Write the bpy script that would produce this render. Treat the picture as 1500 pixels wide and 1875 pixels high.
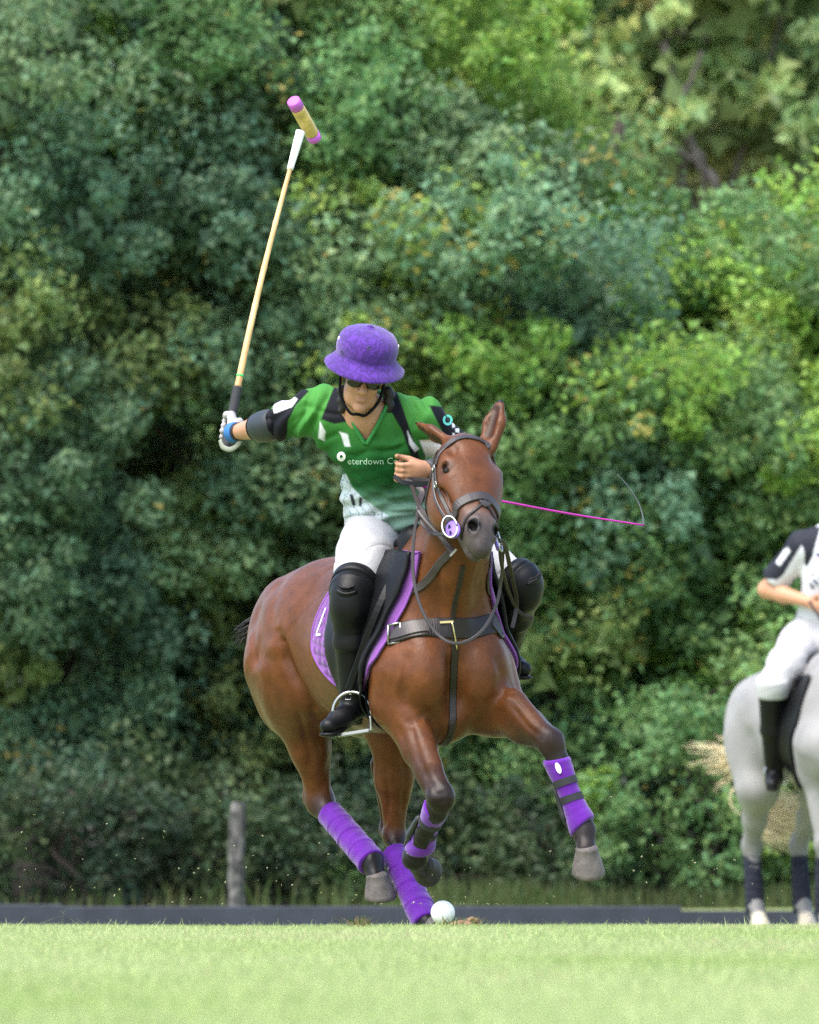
import bpy, bmesh, math, random
import numpy as np
from mathutils import Vector, Matrix, noise as mnoise
from mathutils.bvhtree import BVHTree

scene = bpy.context.scene
for _o in list(bpy.data.objects):
    bpy.data.objects.remove(_o)

# ------------------------------------------------------------------ camera
CAM = Vector((0.0, -45.0, 0.30))          # long lens, low over the crown of the field
FPX = 22950.0                              # focal length in photograph pixels (1500 x 1875)
TILT = math.atan(599.5 / FPX)
cam_data = bpy.data.cameras.new("camera")
cam = bpy.data.objects.new("camera", cam_data)
scene.collection.objects.link(cam)
cam.location = CAM
cam.rotation_euler = (math.pi / 2 + TILT, 0, 0)
cam_data.sensor_fit = 'VERTICAL'
cam_data.sensor_height = 36.0
cam_data.sensor_width = 28.8
cam_data.lens = 36.0 * FPX / 1875.0
cam_data.clip_start = 0.5
cam_data.clip_end = 2000.0
cam_data.dof.use_dof = True
cam_data.dof.focus_distance = 44.9
cam_data.dof.aperture_fstop = 9.0
scene.camera = cam
scene.render.resolution_x = 819
scene.render.resolution_y = 1024

# ------------------------------------------------------------------ sky, sun, exposure
SUN_EL, SUN_AZ = math.radians(62), math.radians(-140)   # high soft sun behind the camera, to the left
world = bpy.data.worlds.new("World")
scene.world = world
world.use_nodes = True
_wn = world.node_tree
_bg = _wn.nodes["Background"]
_sky = _wn.nodes.new("ShaderNodeTexSky")
_sky.sky_type = 'NISHITA'
_sky.sun_disc = False
_sky.sun_elevation = SUN_EL
_sky.sun_rotation = SUN_AZ
_sky.air_density = 1.0
_sky.dust_density = 3.0
_sky.ozone_density = 0.6
_wn.links.new(_sky.outputs[0], _bg.inputs[0])
_bg.inputs[1].default_value = 0.135
sun_data = bpy.data.lights.new("sun", 'SUN')
sun_data.energy = 1.5
sun_data.angle = math.radians(55)
sun_data.color = (1.0, 0.965, 0.90)
sun = bpy.data.objects.new("sun", sun_data)
scene.collection.objects.link(sun)
_sd = Vector((math.sin(SUN_AZ) * math.cos(SUN_EL), math.cos(SUN_AZ) * math.cos(SUN_EL), math.sin(SUN_EL)))
sun.rotation_euler = _sd.to_track_quat('Z', 'Y').to_euler()
scene.view_settings.view_transform = 'Standard'
scene.view_settings.look = 'None'
scene.view_settings.exposure = 1.8
scene.view_settings.gamma = 1.0
scene.view_settings.use_curve_mapping = False
scene.cycles.use_denoising = False      # the photograph is a grainy high-ISO frame; sampling grain is left in
scene.cycles.max_bounces = 10
scene.cycles.diffuse_bounces = 8
scene.cycles.transparent_max_bounces = 8

# ------------------------------------------------------------------ helpers
_ct, _st = math.cos(TILT), math.sin(TILT)
def P(px, py, y):
    """a photograph pixel at world depth y -> point (used to lay the skeletons out in metres)"""
    cx, cy = (px - 750.0) / FPX, (937.5 - py) / FPX
    dx, dy, dz = cx, _ct - cy * _st, _st + cy * _ct
    t = (y - CAM.y) / dy
    return np.array((CAM.x + dx * t, y, CAM.z + dz * t))
def PX(v):
    """points (n,3) -> garment print coordinates in photograph pixels"""
    v = np.asarray(v, float).reshape(-1, 3)
    d = v[:, 1] - CAM.y
    z = v[:, 2] - CAM.z
    u = _ct * d + _st * z
    w = -_st * d + _ct * z
    return 750.0 + FPX * v[:, 0] / u, 937.5 - FPX * w / u
def V(*a): return np.array(a, float)
def nrm(v):
    v = np.asarray(v, float)
    return v / max(np.linalg.norm(v), 1e-9)
def srgb(r, g, b):
    f = lambda c: (c / 12.92 if c <= 0.04045 else ((c + 0.055) / 1.055) ** 2.4)
    return tuple(f(c / 255.0) for c in (r, g, b))

def link_obj(name, me, mat=None, parent=None):
    o = bpy.data.objects.new(name, me)
    scene.collection.objects.link(o)
    if mat is not None and me is not None:
        for m in (mat if isinstance(mat, (list, tuple)) else [mat]):
            me.materials.append(m)
    if parent is not None:
        o.parent = parent
    return o
def tag(o, label=None, cat=None, group=None, kind=None):
    if label: o["label"] = label
    if cat: o["category"] = cat
    if group: o["group"] = group
    if kind: o["kind"] = kind
    return o
def empty(name, loc=(0, 0, 0)):
    o = bpy.data.objects.new(name, None)
    scene.collection.objects.link(o)
    o.location = loc
    return o
def np_mesh(name, verts, quads, cols=None, smooth=True):
    me = bpy.data.meshes.new(name)
    verts = np.asarray(verts, np.float32)
    quads = np.asarray(quads, np.int32)
    n, m = len(verts), len(quads)
    k = quads.shape[1]
    me.vertices.add(n)
    me.vertices.foreach_set("co", verts.ravel())
    me.loops.add(m * k)
    me.loops.foreach_set("vertex_index", quads.ravel())
    me.polygons.add(m)
    me.polygons.foreach_set("loop_start", np.arange(0, m * k, k, dtype=np.int32))
    me.polygons.foreach_set("loop_total", np.full(m, k, np.int32))
    if smooth:
        me.polygons.foreach_set("use_smooth", np.ones(m, bool))
    me.update(calc_edges=True)
    if cols is not None:
        a = me.color_attributes.new("Col", 'FLOAT_COLOR', 'POINT')
        c = np.ones((n, 4), np.float32)
        c[:, :3] = cols
        a.data.foreach_set("color", c.ravel())
    return me
def py_obj(name, verts, faces, mat, parent=None, smooth=False, cols=None):
    me = bpy.data.meshes.new(name)
    me.from_pydata([tuple(map(float, v)) for v in verts], [], faces)
    if smooth:
        me.polygons.foreach_set("use_smooth", np.ones(len(me.polygons), bool))
    if cols is not None:
        a = me.color_attributes.new("Col", 'FLOAT_COLOR', 'POINT')
        c = np.ones((len(verts), 4), np.float32)
        c[:, :3] = cols
        a.data.foreach_set("color", c.ravel())
    me.update()
    return link_obj(name, me, mat, parent)

# ---- implicit bodies: rounded cones and ellipsoids blended into ONE continuous surface
class Body:
    def __init__(self, voxel):
        self.h = voxel
        self.p = []
    def rc(self, a, b, r1, r2, k=0.03, col=None, flat=None, sub=False, cap=False):
        self.p.append(('rc', np.asarray(a, float), np.asarray(b, float), r1, r2, k, col, flat, sub, cap))
        return self
    def cc(self, a, b, r1, r2, k=0.02, col=None, flat=None, sub=False):
        return self.rc(a, b, r1, r2, k, col, flat, sub, True)
    def el(self, c, r, R=None, k=0.03, col=None, sub=False):
        r = np.asarray(r if hasattr(r, '__len__') else (r, r, r), float)
        self.p.append(('el', np.asarray(c, float), r, np.eye(3) if R is None else np.asarray(R, float), None, k, col, None, sub, None))
        return self
    def chain(self, pts, k=0.02, col=None, flat=None):
        for (a, ra), (b, rb) in zip(pts[:-1], pts[1:]):
            self.rc(a, b, ra, rb, k, col, flat)
        return self
    @staticmethod
    def ev(pr, x, y, z):
        if pr[0] == 'rc':
            _, a, b, r1, r2, k, col, flat, sub, cap = pr
            ba = b - a
            X, Y, Z = x - a[0], y - a[1], z - a[2]
            if flat is not None:
                n, s = flat
                q = (X * n[0] + Y * n[1] + Z * n[2]) * (1.0 / s - 1.0)
                X, Y, Z = X + q * n[0], Y + q * n[1], Z + q * n[2]
                ba = ba + np.dot(ba, n) * (1.0 / s - 1.0) * np.asarray(n)
            L2 = float(np.dot(ba, ba)) + 1e-12
            t = (X * ba[0] + Y * ba[1] + Z * ba[2]) / L2
            tc = np.clip(t, 0, 1)
            d = np.sqrt((X - tc * ba[0]) ** 2 + (Y - tc * ba[1]) ** 2 + (Z - tc * ba[2]) ** 2) - (r1 + (r2 - r1) * tc)
            if cap:
                L = math.sqrt(L2)
                rad = np.sqrt(np.maximum((X - t * ba[0]) ** 2 + (Y - t * ba[1]) ** 2 + (Z - t * ba[2]) ** 2, 0)) - (r1 + (r2 - r1) * tc)
                d = np.maximum(rad, (np.abs(t - 0.5) - 0.5) * L)
            return d
        _, c, r, R, _n, k, col, flat, sub, cap = pr
        X, Y, Z = x - c[0], y - c[1], z - c[2]
        u = [(R[i, 0] * X + R[i, 1] * Y + R[i, 2] * Z) for i in range(3)]
        k0 = np.sqrt((u[0] / r[0]) ** 2 + (u[1] / r[1]) ** 2 + (u[2] / r[2]) ** 2)
        k1 = np.sqrt((u[0] / r[0] ** 2) ** 2 + (u[1] / r[1] ** 2) ** 2 + (u[2] / r[2] ** 2) ** 2)
        return np.where(k0 < 1e-4, -r.min(), k0 * (k0 - 1.0) / np.maximum(k1, 1e-6))
    @staticmethod
    def bounds(pr):
        if pr[0] == 'rc':
            s = max(1.0, pr[7][1] if pr[7] is not None else 1.0)
            m = max(pr[3], pr[4]) * s
            return np.minimum(pr[1], pr[2]) - m, np.maximum(pr[1], pr[2]) + m
        m = np.sqrt(((pr[3].T * pr[2]) ** 2).sum(1))
        return pr[1] - m, pr[1] + m
    def build(self, name):
        h = self.h
        B = [self.bounds(p) for p in self.p if not p[8]]
        lo = np.min([b[0] for b in B], 0) - 4 * h
        hi = np.max([b[1] for b in B], 0) + 4 * h
        n = np.ceil((hi - lo) / h).astype(int) + 1
        F = np.full(n, 0.5, np.float32)
        for pr in self.p:
            b0, b1 = self.bounds(pr)
            pad = pr[5] + 3 * h
            i0 = np.clip(np.floor((b0 - pad - lo) / h).astype(int), 0, n - 1)
            i1 = np.clip(np.ceil((b1 + pad - lo) / h).astype(int) + 1, 1, n)
            if (i1 <= i0).any(): continue
            x = (lo[0] + h * np.arange(i0[0], i1[0], dtype=np.float32))[:, None, None]
            y = (lo[1] + h * np.arange(i0[1], i1[1], dtype=np.float32))[None, :, None]
            z = (lo[2] + h * np.arange(i0[2], i1[2], dtype=np.float32))[None, None, :]
            d = self.ev(pr, x, y, z).astype(np.float32)
            sl = tuple(slice(i0[q], i1[q]) for q in range(3))
            f = F[sl]
            k = max(pr[5], 1e-5)
            if pr[8]:
                hh = np.maximum(k - np.abs(-d - f), 0) / k
                F[sl] = np.maximum(f, -d) + hh * hh * k * 0.25
            else:
                hh = np.maximum(k - np.abs(d - f), 0) / k
                F[sl] = np.minimum(f, d) - hh * hh * k * 0.25
        v, q = surface_nets(F, lo, h)
        return v, q
    def colours(self, v, base, soft=0.012):
        """blend the coat or cloth colours of the pieces by distance"""
        x, y, z = v[:, 0], v[:, 1], v[:, 2]
        W = np.zeros(len(v)); C = np.zeros((len(v), 3))
        for pr in self.p:
            if pr[8]: continue
            b0, b1 = self.bounds(pr)
            m = ((v > b0 - 0.12) & (v < b1 + 0.12)).all(1)
            if not m.any(): continue
            d = self.ev(pr, x[m], y[m], z[m])
            w = np.exp(-np.clip(d, -0.02, 1) / soft)
            W[m] += w
            C[m] += w[:, None] * np.asarray(pr[6] if pr[6] is not None else base)
        return C / np.maximum(W, 1e-12)[:, None]

_CE = [(0, 1), (2, 3), (4, 5), (6, 7), (0, 2), (1, 3), (4, 6), (5, 7), (0, 4), (1, 5), (2, 6), (3, 7)]
def surface_nets(F, lo, h):
    S = F < 0
    nx, ny, nz = F.shape
    cnt = np.zeros((nx - 1, ny - 1, nz - 1), np.uint8)
    for i in (0, 1):
        for j in (0, 1):
            for k in (0, 1):
                cnt += S[i:nx - 1 + i, j:ny - 1 + j, k:nz - 1 + k]
    I = np.argwhere((cnt > 0) & (cnt < 8))
    off = np.array([(i, j, k) for i in (0, 1) for j in (0, 1) for k in (0, 1)])
    vals = np.stack([F[I[:, 0] + o[0], I[:, 1] + o[1], I[:, 2] + o[2]] for o in off], 1)
    acc = np.zeros((len(I), 3)); num = np.zeros(len(I))
    for a, b in _CE:
        fa, fb = vals[:, a], vals[:, b]
        m = (fa < 0) != (fb < 0)
        t = np.where(m, fa / np.where(m, fa - fb, 1), 0)[:, None]
        acc += np.where(m[:, None], off[a] + t * (off[b] - off[a]), 0)
        num += m
    v = (I + acc / num[:, None]) * h + lo
    idx = np.full((nx - 1, ny - 1, nz - 1), -1, np.int32)
    idx[I[:, 0], I[:, 1], I[:, 2]] = np.arange(len(I))
    Q = []
    for ax in range(3):
        sl0 = [slice(None)] * 3; sl1 = [slice(None)] * 3
        sl0[ax] = slice(0, -1); sl1[ax] = slice(1, None)
        A, B = S[tuple(sl0)], S[tuple(sl1)]
        E = np.argwhere(A != B)
        u, w = (ax + 1) % 3, (ax + 2) % 3
        ok = (E[:, u] > 0) & (E[:, w] > 0) & (E[:, u] < F.shape[u] - 1) & (E[:, w] < F.shape[w] - 1)
        E = E[ok]
        inside = A[E[:, 0], E[:, 1], E[:, 2]]
        def cell(du, dw):
            c = E.copy(); c[:, u] -= du; c[:, w] -= dw
            return idx[c[:, 0], c[:, 1], c[:, 2]]
        q = np.stack([cell(1, 1), cell(0, 1), cell(0, 0), cell(1, 0)], 1)
        q[~inside] = q[~inside][:, ::-1]
        Q.append(q)
    return v, np.concatenate(Q)
def relax(v, q, it=2, f=0.5):
    for _ in range(it):
        s = np.zeros_like(v); c = np.zeros(len(v))
        for a, b in ((0, 1), (1, 2), (2, 3), (3, 0)):
            np.add.at(s, q[:, a], v[q[:, b]]); np.add.at(c, q[:, a], 1)
        v = v + f * (s / np.maximum(c, 1)[:, None] - v)
    return v
def vnormals(v, q):
    n = np.cross(v[q[:, 2]] - v[q[:, 0]], v[q[:, 3]] - v[q[:, 1]])
    N = np.zeros_like(v)
    for a in range(4):
        np.add.at(N, q[:, a], n)
    return N / np.maximum(np.linalg.norm(N, axis=1), 1e-12)[:, None]
def sn(v, fx, fy, fz, ph=0.0):
    """cheap smooth pseudo noise for folds and muscle relief"""
    x, y, z = v[:, 0] * fx + ph, v[:, 1] * fy + ph * 1.7, v[:, 2] * fz + ph * 0.6
    return (np.sin(x + 1.7 * np.sin(y * 0.9 + z * 0.6)) + np.sin(y * 1.1 + 1.3 * np.sin(z * 1.2 - x * 0.5))
            + np.sin(z * 0.9 + 1.9 * np.sin(x * 0.8 + y * 0.7))) / 3.0
def in_poly(px, py, poly):
    r = np.zeros(len(px), bool)
    n = len(poly)
    for i in range(n):
        x0, y0 = poly[i]; x1, y1 = poly[(i + 1) % n]
        c = ((y0 > py) != (y1 > py)) & (px < (x1 - x0) * (py - y0) / ((y1 - y0) or 1e-9) + x0)
        r ^= c
    return r
def grooves(v, n, lines):
    """furrows and swellings along drawn lines: (polyline, depth m, width px, y range)"""
    X, Y = PX(v)
    d = np.zeros(len(v))
    face = np.clip(0.35 - n[:, 1], 0, 0.5) * 2
    for pts, amp, wid, yr in lines:
        best = np.full(len(v), 1e9)
        for (x0, y0), (x1, y1) in zip(pts[:-1], pts[1:]):
            L2 = (x1 - x0) ** 2 + (y1 - y0) ** 2 + 1e-9
            t = np.clip(((X - x0) * (x1 - x0) + (Y - y0) * (y1 - y0)) / L2, 0, 1)
            # shallow towards the ends
            best = np.minimum(best, np.hypot(X - x0 - t * (x1 - x0), Y - y0 - t * (y1 - y0)))
        ends = np.minimum(np.hypot(X - pts[0][0], Y - pts[0][1]), np.hypot(X - pts[-1][0], Y - pts[-1][1]))
        fade = np.clip(0.25 + ends / (3.0 * wid), 0, 1) if len(pts) > 1 and pts[0] != pts[-1] else 1.0
        m = (v[:, 1] > yr[0]) & (v[:, 1] < yr[1])
        d += np.where(m, -amp * np.exp(-(best / wid) ** 2) * fade * face, 0)
    return d
def poly_mask(px, py, poly, soft=2.2):
    """print panel with a clean edge: 1 inside, 0 outside"""
    ins = in_poly(px, py, poly)
    d = np.full(len(px), 1e9)
    n = len(poly)
    for i in range(n):
        x0, y0 = poly[i]; x1, y1 = poly[(i + 1) % n]
        L2 = (x1 - x0) ** 2 + (y1 - y0) ** 2 + 1e-9
        t = np.clip(((px - x0) * (x1 - x0) + (py - y0) * (y1 - y0)) / L2, 0, 1)
        d = np.minimum(d, np.hypot(px - x0 - t * (x1 - x0), py - y0 - t * (y1 - y0)))
    d = np.where(ins, d, -d)
    return np.clip(0.5 + d / soft, 0, 1)
def paint(c, m, col):
    return c * (1 - m[:, None]) + np.asarray(col) * m[:, None]
def body_obj(name, B, base, mat, parent=None, it=1, disp=None, colfn=None, soft=0.012):
    v, q = B.build(name)
    v = relax(v, q, it)
    if disp is not None:
        nn = vnormals(v, q)
        v = v + nn * (disp(v, nn) if disp.__code__.co_argcount == 2 else disp(v))[:, None]
    c = B.colours(v, base, soft)
    if colfn is not None:
        c = colfn(v, c, vnormals(v, q))
    me = np_mesh(name, v, q, c)
    o = link_obj(name, me, mat, parent)
    o["_n"] = 0; del o["_n"]
    return o
def bvh_of(o):
    me = o.data
    vs = [v.co.copy() for v in me.vertices]
    return BVHTree.FromPolygons(vs, [tuple(p.vertices) for p in me.polygons])

# ---- tubes, straps, lofts
def catmull(pts, n=8):
    pts = [np.asarray(p, float) for p in pts]
    if len(pts) == 2:
        return [pts[0] + (pts[1] - pts[0]) * t for t in np.linspace(0, 1, n + 1)]
    ext = [2 * pts[0] - pts[1]] + pts + [2 * pts[-1] - pts[-2]]
    out = []
    for i in range(1, len(ext) - 2):
        p0, p1, p2, p3 = ext[i - 1:i + 3]
        for t in np.linspace(0, 1, n, endpoint=False):
            out.append(0.5 * (2 * p1 + (p2 - p0) * t + (2 * p0 - 5 * p1 + 4 * p2 - p3) * t * t + (3 * p1 - p0 - 3 * p2 + p3) * t ** 3))
    out.append(pts[-1])
    return out
def frame(t, up=(0, 0, 1)):
    t = nrm(t); up = np.asarray(up, float)
    s = np.cross(t, up)
    if np.linalg.norm(s) < 1e-4: s = np.cross(t, (1, 0, 0))
    s = nrm(s)
    return s, np.cross(s, t)
def tube_data(pts, rad, seg=10, up=(0, 0, 1), ell=None, close=True, rfun=None):
    pts = [np.asarray(p, float) for p in pts]
    n = len(pts)
    rad = [rad] * n if not hasattr(rad, '__len__') else rad
    if len(rad) != n:
        rad = np.interp(np.linspace(0, 1, n), np.linspace(0, 1, len(rad)), rad)
    V_, F_ = [], []
    for i, p in enumerate(pts):
        t = pts[min(i + 1, n - 1)] - pts[max(i - 1, 0)]
        s, u = frame(t, up)
        for j in range(seg):
            a = 2 * math.pi * j / seg
            r = rad[i] if rfun is None else rad[i] + rfun(i / (n - 1), j / seg)
            e = (1, 1) if ell is None else ell
            V_.append(p + r * (e[0] * math.cos(a) * s + e[1] * math.sin(a) * u))
    for i in range(n - 1):
        for j in range(seg):
            F_.append((i * seg + j, i * seg + (j + 1) % seg, (i + 1) * seg + (j + 1) % seg, (i + 1) * seg + j))
    if close:
        F_.append(tuple(range(seg))[::-1])
        F_.append(tuple(range((n - 1) * seg, n * seg)))
    return V_, F_
def tube(name, pts, rad, mat, parent=None, seg=10, up=(0, 0, 1), ell=None, rfun=None, smooth=True):
    v, f = tube_data(pts, rad, seg, up, ell, True, rfun)
    return py_obj(name, v, f, mat, parent, smooth)
def strap(name, pts, w, th, mat, parent=None, bvh=None, lift=0.002, n=8, face=None, taper=None, ret=False):
    """flat leather band; laid on a surface when bvh is given, else facing `face`"""
    path = catmull(pts, n)
    N = []
    if bvh is not None:
        new = []
        for p in path:
            co, no, ix, d = bvh.find_nearest(Vector(p))
            no = np.array(no)
            new.append(np.array(co) + no * lift); N.append(no)
        path = new
        for _ in range(3):
            N = [nrm(N[max(i - 1, 0)] + N[i] + N[min(i + 1, len(N) - 1)]) for i in range(len(N))]
    else:
        N = [np.asarray(face if face is not None else (0, -1, 0), float)] * len(path)
    V_, F_ = [], []
    m = len(path)
    for i, p in enumerate(path):
        t = nrm(path[min(i + 1, m - 1)] - path[max(i - 1, 0)])
        nn = nrm(N[i] - t * np.dot(N[i], t))
        s = np.cross(t, nn)
        ww = w if taper is None else w * np.interp(i / (m - 1), np.linspace(0, 1, len(taper)), taper)
        b = min(th * 0.45, ww * 0.2)
        for (a, c) in ((-ww / 2, 0), (-ww / 2, th - b), (-ww / 2 + b, th), (ww / 2 - b, th), (ww / 2, th - b), (ww / 2, 0)):
            V_.append(p + s * a + nn * c)
    for i in range(m - 1):
        for j in range(6):
            F_.append((i * 6 + j, i * 6 + (j + 1) % 6, (i + 1) * 6 + (j + 1) % 6, (i + 1) * 6 + j))
    F_.append((0, 5, 4, 3, 2, 1)); F_.append(tuple(range((m - 1) * 6, m * 6)))
    o = py_obj(name, V_, F_, mat, parent, False)
    return (o, path, N) if ret else o
def ring(name, c, n, R, r, mat, parent=None, seg=28, ell=(1, 1), up=(0, 0, 1), arc=(0, 2 * math.pi)):
    s, u = frame(n, up)
    full = abs(arc[1] - arc[0] - 2 * math.pi) < 1e-6
    A = np.linspace(arc[0], arc[1], seg + 1)
    pts = [np.asarray(c, float) + R * (ell[0] * math.cos(a) * s + ell[1] * math.sin(a) * u) for a in A]
    return tube(name, pts, r, mat, parent, 8, n)
def box_data(c, ax, half):
    V_ = []
    for i in (-1, 1):
        for j in (-1, 1):
            for k in (-1, 1):
                V_.append(np.asarray(c, float) + i * half[0] * ax[0] + j * half[1] * ax[1] + k * half[2] * ax[2])
    return V_, [(0, 1, 3, 2), (4, 6, 7, 5), (0, 4, 5, 1), (2, 3, 7, 6), (0, 2, 6, 4), (1, 5, 7, 3)]

# ---- materials
def new_mat(name):
    m = bpy.data.materials.new(name)
    m.use_nodes = True
    nt = m.node_tree
    return m, nt, nt.nodes["Principled BSDF"]
def nd(nt, t, **kw):
    n = nt.nodes.new(t)
    for k, v in kw.items():
        if k in n.inputs: n.inputs[k].default_value = v
        else: setattr(n, k, v)
    return n
def add_bump(nt, bs, scale, strength, dist=0.002, detail=4, stretch=None, kind='noise'):
    tc = nd(nt, "ShaderNodeTexCoord")
    mp = nd(nt, "ShaderNodeMapping")
    if stretch: mp.inputs["Scale"].default_value = stretch
    nt.links.new(tc.outputs["Object"], mp.inputs[0])
    if kind == 'noise':
        tx = nd(nt, "ShaderNodeTexNoise", Scale=scale, Detail=detail)
        out = tx.outputs[0]
    else:
        tx = nd(nt, "ShaderNodeTexVoronoi", Scale=scale)
        out = tx.outputs["Distance"]
    nt.links.new(mp.outputs[0], tx.inputs[0])
    b = nd(nt, "ShaderNodeBump", Strength=strength, Distance=dist)
    nt.links.new(out, b.inputs["Height"])
    nt.links.new(b.outputs[0], bs.inputs["Normal"])
    return tx
def mat_plain(name, col, rough=0.5, spec=0.5, metal=0.0, bump=None, var=0.0, varscale=8.0, sheen=0.0):
    m, nt, bs = new_mat(name)
    bs.inputs["Base Color"].default_value = (*col, 1)
    bs.inputs["Roughness"].default_value = rough
    bs.inputs["Specular IOR Level"].default_value = spec
    bs.inputs["Metallic"].default_value = metal
    if sheen: bs.inputs["Sheen Weight"].default_value = sheen
    if var:
        tc = nd(nt, "ShaderNodeTexCoord")
        tx = nd(nt, "ShaderNodeTexNoise", Scale=varscale, Detail=6.0, Roughness=0.65)
        nt.links.new(tc.outputs["Object"], tx.inputs[0])
        mr = nd(nt, "ShaderNodeMapRange")
        mr.inputs[1].default_value = 0.3; mr.inputs[2].default_value = 0.7
        mr.inputs[3].default_value = 1 - var; mr.inputs[4].default_value = 1 + var
        nt.links.new(tx.outputs[0], mr.inputs[0])
        mx = nd(nt, "ShaderNodeVectorMath", operation='SCALE')
        mx.inputs[0].default_value = col
        nt.links.new(mr.outputs[0], mx.inputs["Scale"])
        nt.links.new(mx.outputs[0], bs.inputs["Base Color"])
    if bump: add_bump(nt, bs, *bump)
    return m
def mat_vcol(name, rough=0.5, spec=0.5, bump=None, sheen=0.0, var=0.0, varscale=20.0, sss=0.0):
    m, nt, bs = new_mat(name)
    at = nd(nt, "ShaderNodeVertexColor", layer_name="Col")
    out = at.outputs[0]
    if var:
        tc = nd(nt, "ShaderNodeTexCoord")
        tx = nd(nt, "ShaderNodeTexNoise", Scale=varscale, Detail=5.0, Roughness=0.6)
        nt.links.new(tc.outputs["Object"], tx.inputs[0])
        mr = nd(nt, "ShaderNodeMapRange")
        mr.inputs[1].default_value = 0.3; mr.inputs[2].default_value = 0.7
        mr.inputs[3].default_value = 1 - var; mr.inputs[4].default_value = 1 + var
        nt.links.new(tx.outputs[0], mr.inputs[0])
        mx = nd(nt, "ShaderNodeVectorMath", operation='SCALE')
        nt.links.new(out, mx.inputs[0])
        nt.links.new(mr.outputs[0], mx.inputs["Scale"])
        out = mx.outputs[0]
    nt.links.new(out, bs.inputs["Base Color"])
    bs.inputs["Roughness"].default_value = rough
    bs.inputs["Specular IOR Level"].default_value = spec
    if sheen: bs.inputs["Sheen Weight"].default_value = sheen
    if bump: add_bump(nt, bs, *bump)
    return m
MAT = {}
MAT['black_leather'] = mat_plain("black leather", (0.0040, 0.0044, 0.0054), 0.46, 0.22, bump=(160, 0.25, 0.001), var=0.3)
MAT['black_cloth'] = mat_plain("black cloth", (0.0045, 0.0050, 0.0065), 0.85, 0.2, bump=(400, 0.3, 0.001), var=0.2)
MAT['brown_leather'] = mat_plain("dark brown leather", (0.014, 0.0085, 0.0075), 0.45, 0.4, bump=(120, 0.3, 0.001), var=0.3)
MAT['grey_leather'] = mat_plain("sheen-grey leather", (0.034, 0.027, 0.028), 0.42, 0.5, bump=(120, 0.3, 0.001), var=0.25)  # grey strap leather; base colour also carries the noseband's sky sheen
MAT['steel'] = mat_plain("polished steel", (0.36, 0.36, 0.35), 0.32, 0.5, 1.0)
MAT['purple_cloth'] = mat_plain("purple fleece", (0.105, 0.011, 0.275), 0.92, 0.2, bump=(300, 0.5, 0.002), var=0.18, varscale=25, sheen=0.3)
MAT['purple_pad'] = mat_plain("purple quilt", (0.145, 0.043, 0.225), 0.85, 0.2, bump=(300, 0.3, 0.001), var=0.12, sheen=0.3)
MAT['lilac'] = mat_plain("lilac binding", (0.20, 0.065, 0.30), 0.7, 0.3)
MAT['white'] = mat_plain("white print", (0.8, 0.8, 0.8), 0.6, 0.3)
MAT['hoof'] = mat_plain("hoof horn", (0.105, 0.09, 0.082), 0.6, 0.4, bump=(60, 0.5, 0.003), var=0.35, varscale=30)
MAT['hoof_pale'] = mat_plain("pale hoof horn", (0.5, 0.44, 0.34), 0.6, 0.4, bump=(60, 0.5, 0.003), var=0.25, varscale=30)
# ------------------------------------------------------------------ the field
_GY = [-400, -60, -20, -3.0, 0.5, 10, 22, 28.0, 29.6, 31.0, 36, 60, 120, 900]
_GZ = [-0.02, -0.02, -0.015, -0.006, -0.058, -0.14, -0.205, -0.36, -0.385, -0.36, -0.16, 0.0, 0.2, 0.5]
def gz(x, y):
    x = np.asarray(x, float); y = np.asarray(y, float)
    z = np.interp(y, _GY, _GZ)
    near = np.clip(1 - np.abs(y + 8) / 60, 0, 1)
    return z + near * (0.006 * np.sin(x * 1.3 + 0.4 * y) * np.sin(y * 0.35 + 1) + 0.004 * np.sin(x * 3.1 + 1) * np.sin(y * 1.7 + x))
def build_field():
    xs = np.unique(np.concatenate([np.linspace(-600, -8, 24), np.linspace(-8, 8, 65), np.linspace(8, 600, 24)]))
    ys = np.unique(np.concatenate([np.linspace(-400, -40, 10), np.linspace(-40, 40, 161), np.linspace(40, 900, 30)]))
    X, Y = np.meshgrid(xs, ys, indexing='ij')
    v = np.stack([X, Y, gz(X, Y)], -1).reshape(-1, 3)
    ny = len(ys)
    i, j = np.meshgrid(np.arange(len(xs) - 1), np.arange(ny - 1), indexing='ij')
    a = (i * ny + j).ravel()
    q = np.stack([a, a + ny, a + ny + 1, a + 1], 1)
    m, nt, bs = new_mat("field turf")
    tc = nd(nt, "ShaderNodeTexCoord")
    n1 = nd(nt, "ShaderNodeTexNoise", Scale=2.2, Detail=8.0, Roughness=0.7)
    nt.links.new(tc.outputs["Object"], n1.inputs[0])
    cr = nd(nt, "ShaderNodeValToRGB")
    cr.color_ramp.elements[0].position = 0.3; cr.color_ramp.elements[0].color = (0.155, 0.205, 0.066, 1)
    cr.color_ramp.elements[1].position = 0.7; cr.color_ramp.elements[1].color = (0.215, 0.260, 0.108, 1)
    nt.links.new(n1.outputs[0], cr.inputs[0])
    bs.inputs["Roughness"].default_value = 0.9; bs.inputs["Specular IOR Level"].default_value = 0.2
    # leaf litter under the trees, turf everywhere else
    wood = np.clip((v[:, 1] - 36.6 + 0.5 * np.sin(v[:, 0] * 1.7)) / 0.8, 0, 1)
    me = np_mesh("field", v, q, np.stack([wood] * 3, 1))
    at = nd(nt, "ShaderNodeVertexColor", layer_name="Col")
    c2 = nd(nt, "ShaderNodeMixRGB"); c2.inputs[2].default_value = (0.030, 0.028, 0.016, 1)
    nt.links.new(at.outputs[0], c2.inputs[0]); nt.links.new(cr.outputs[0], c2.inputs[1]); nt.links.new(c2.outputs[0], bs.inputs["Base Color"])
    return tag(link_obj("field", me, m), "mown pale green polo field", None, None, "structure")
build_field()
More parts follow.
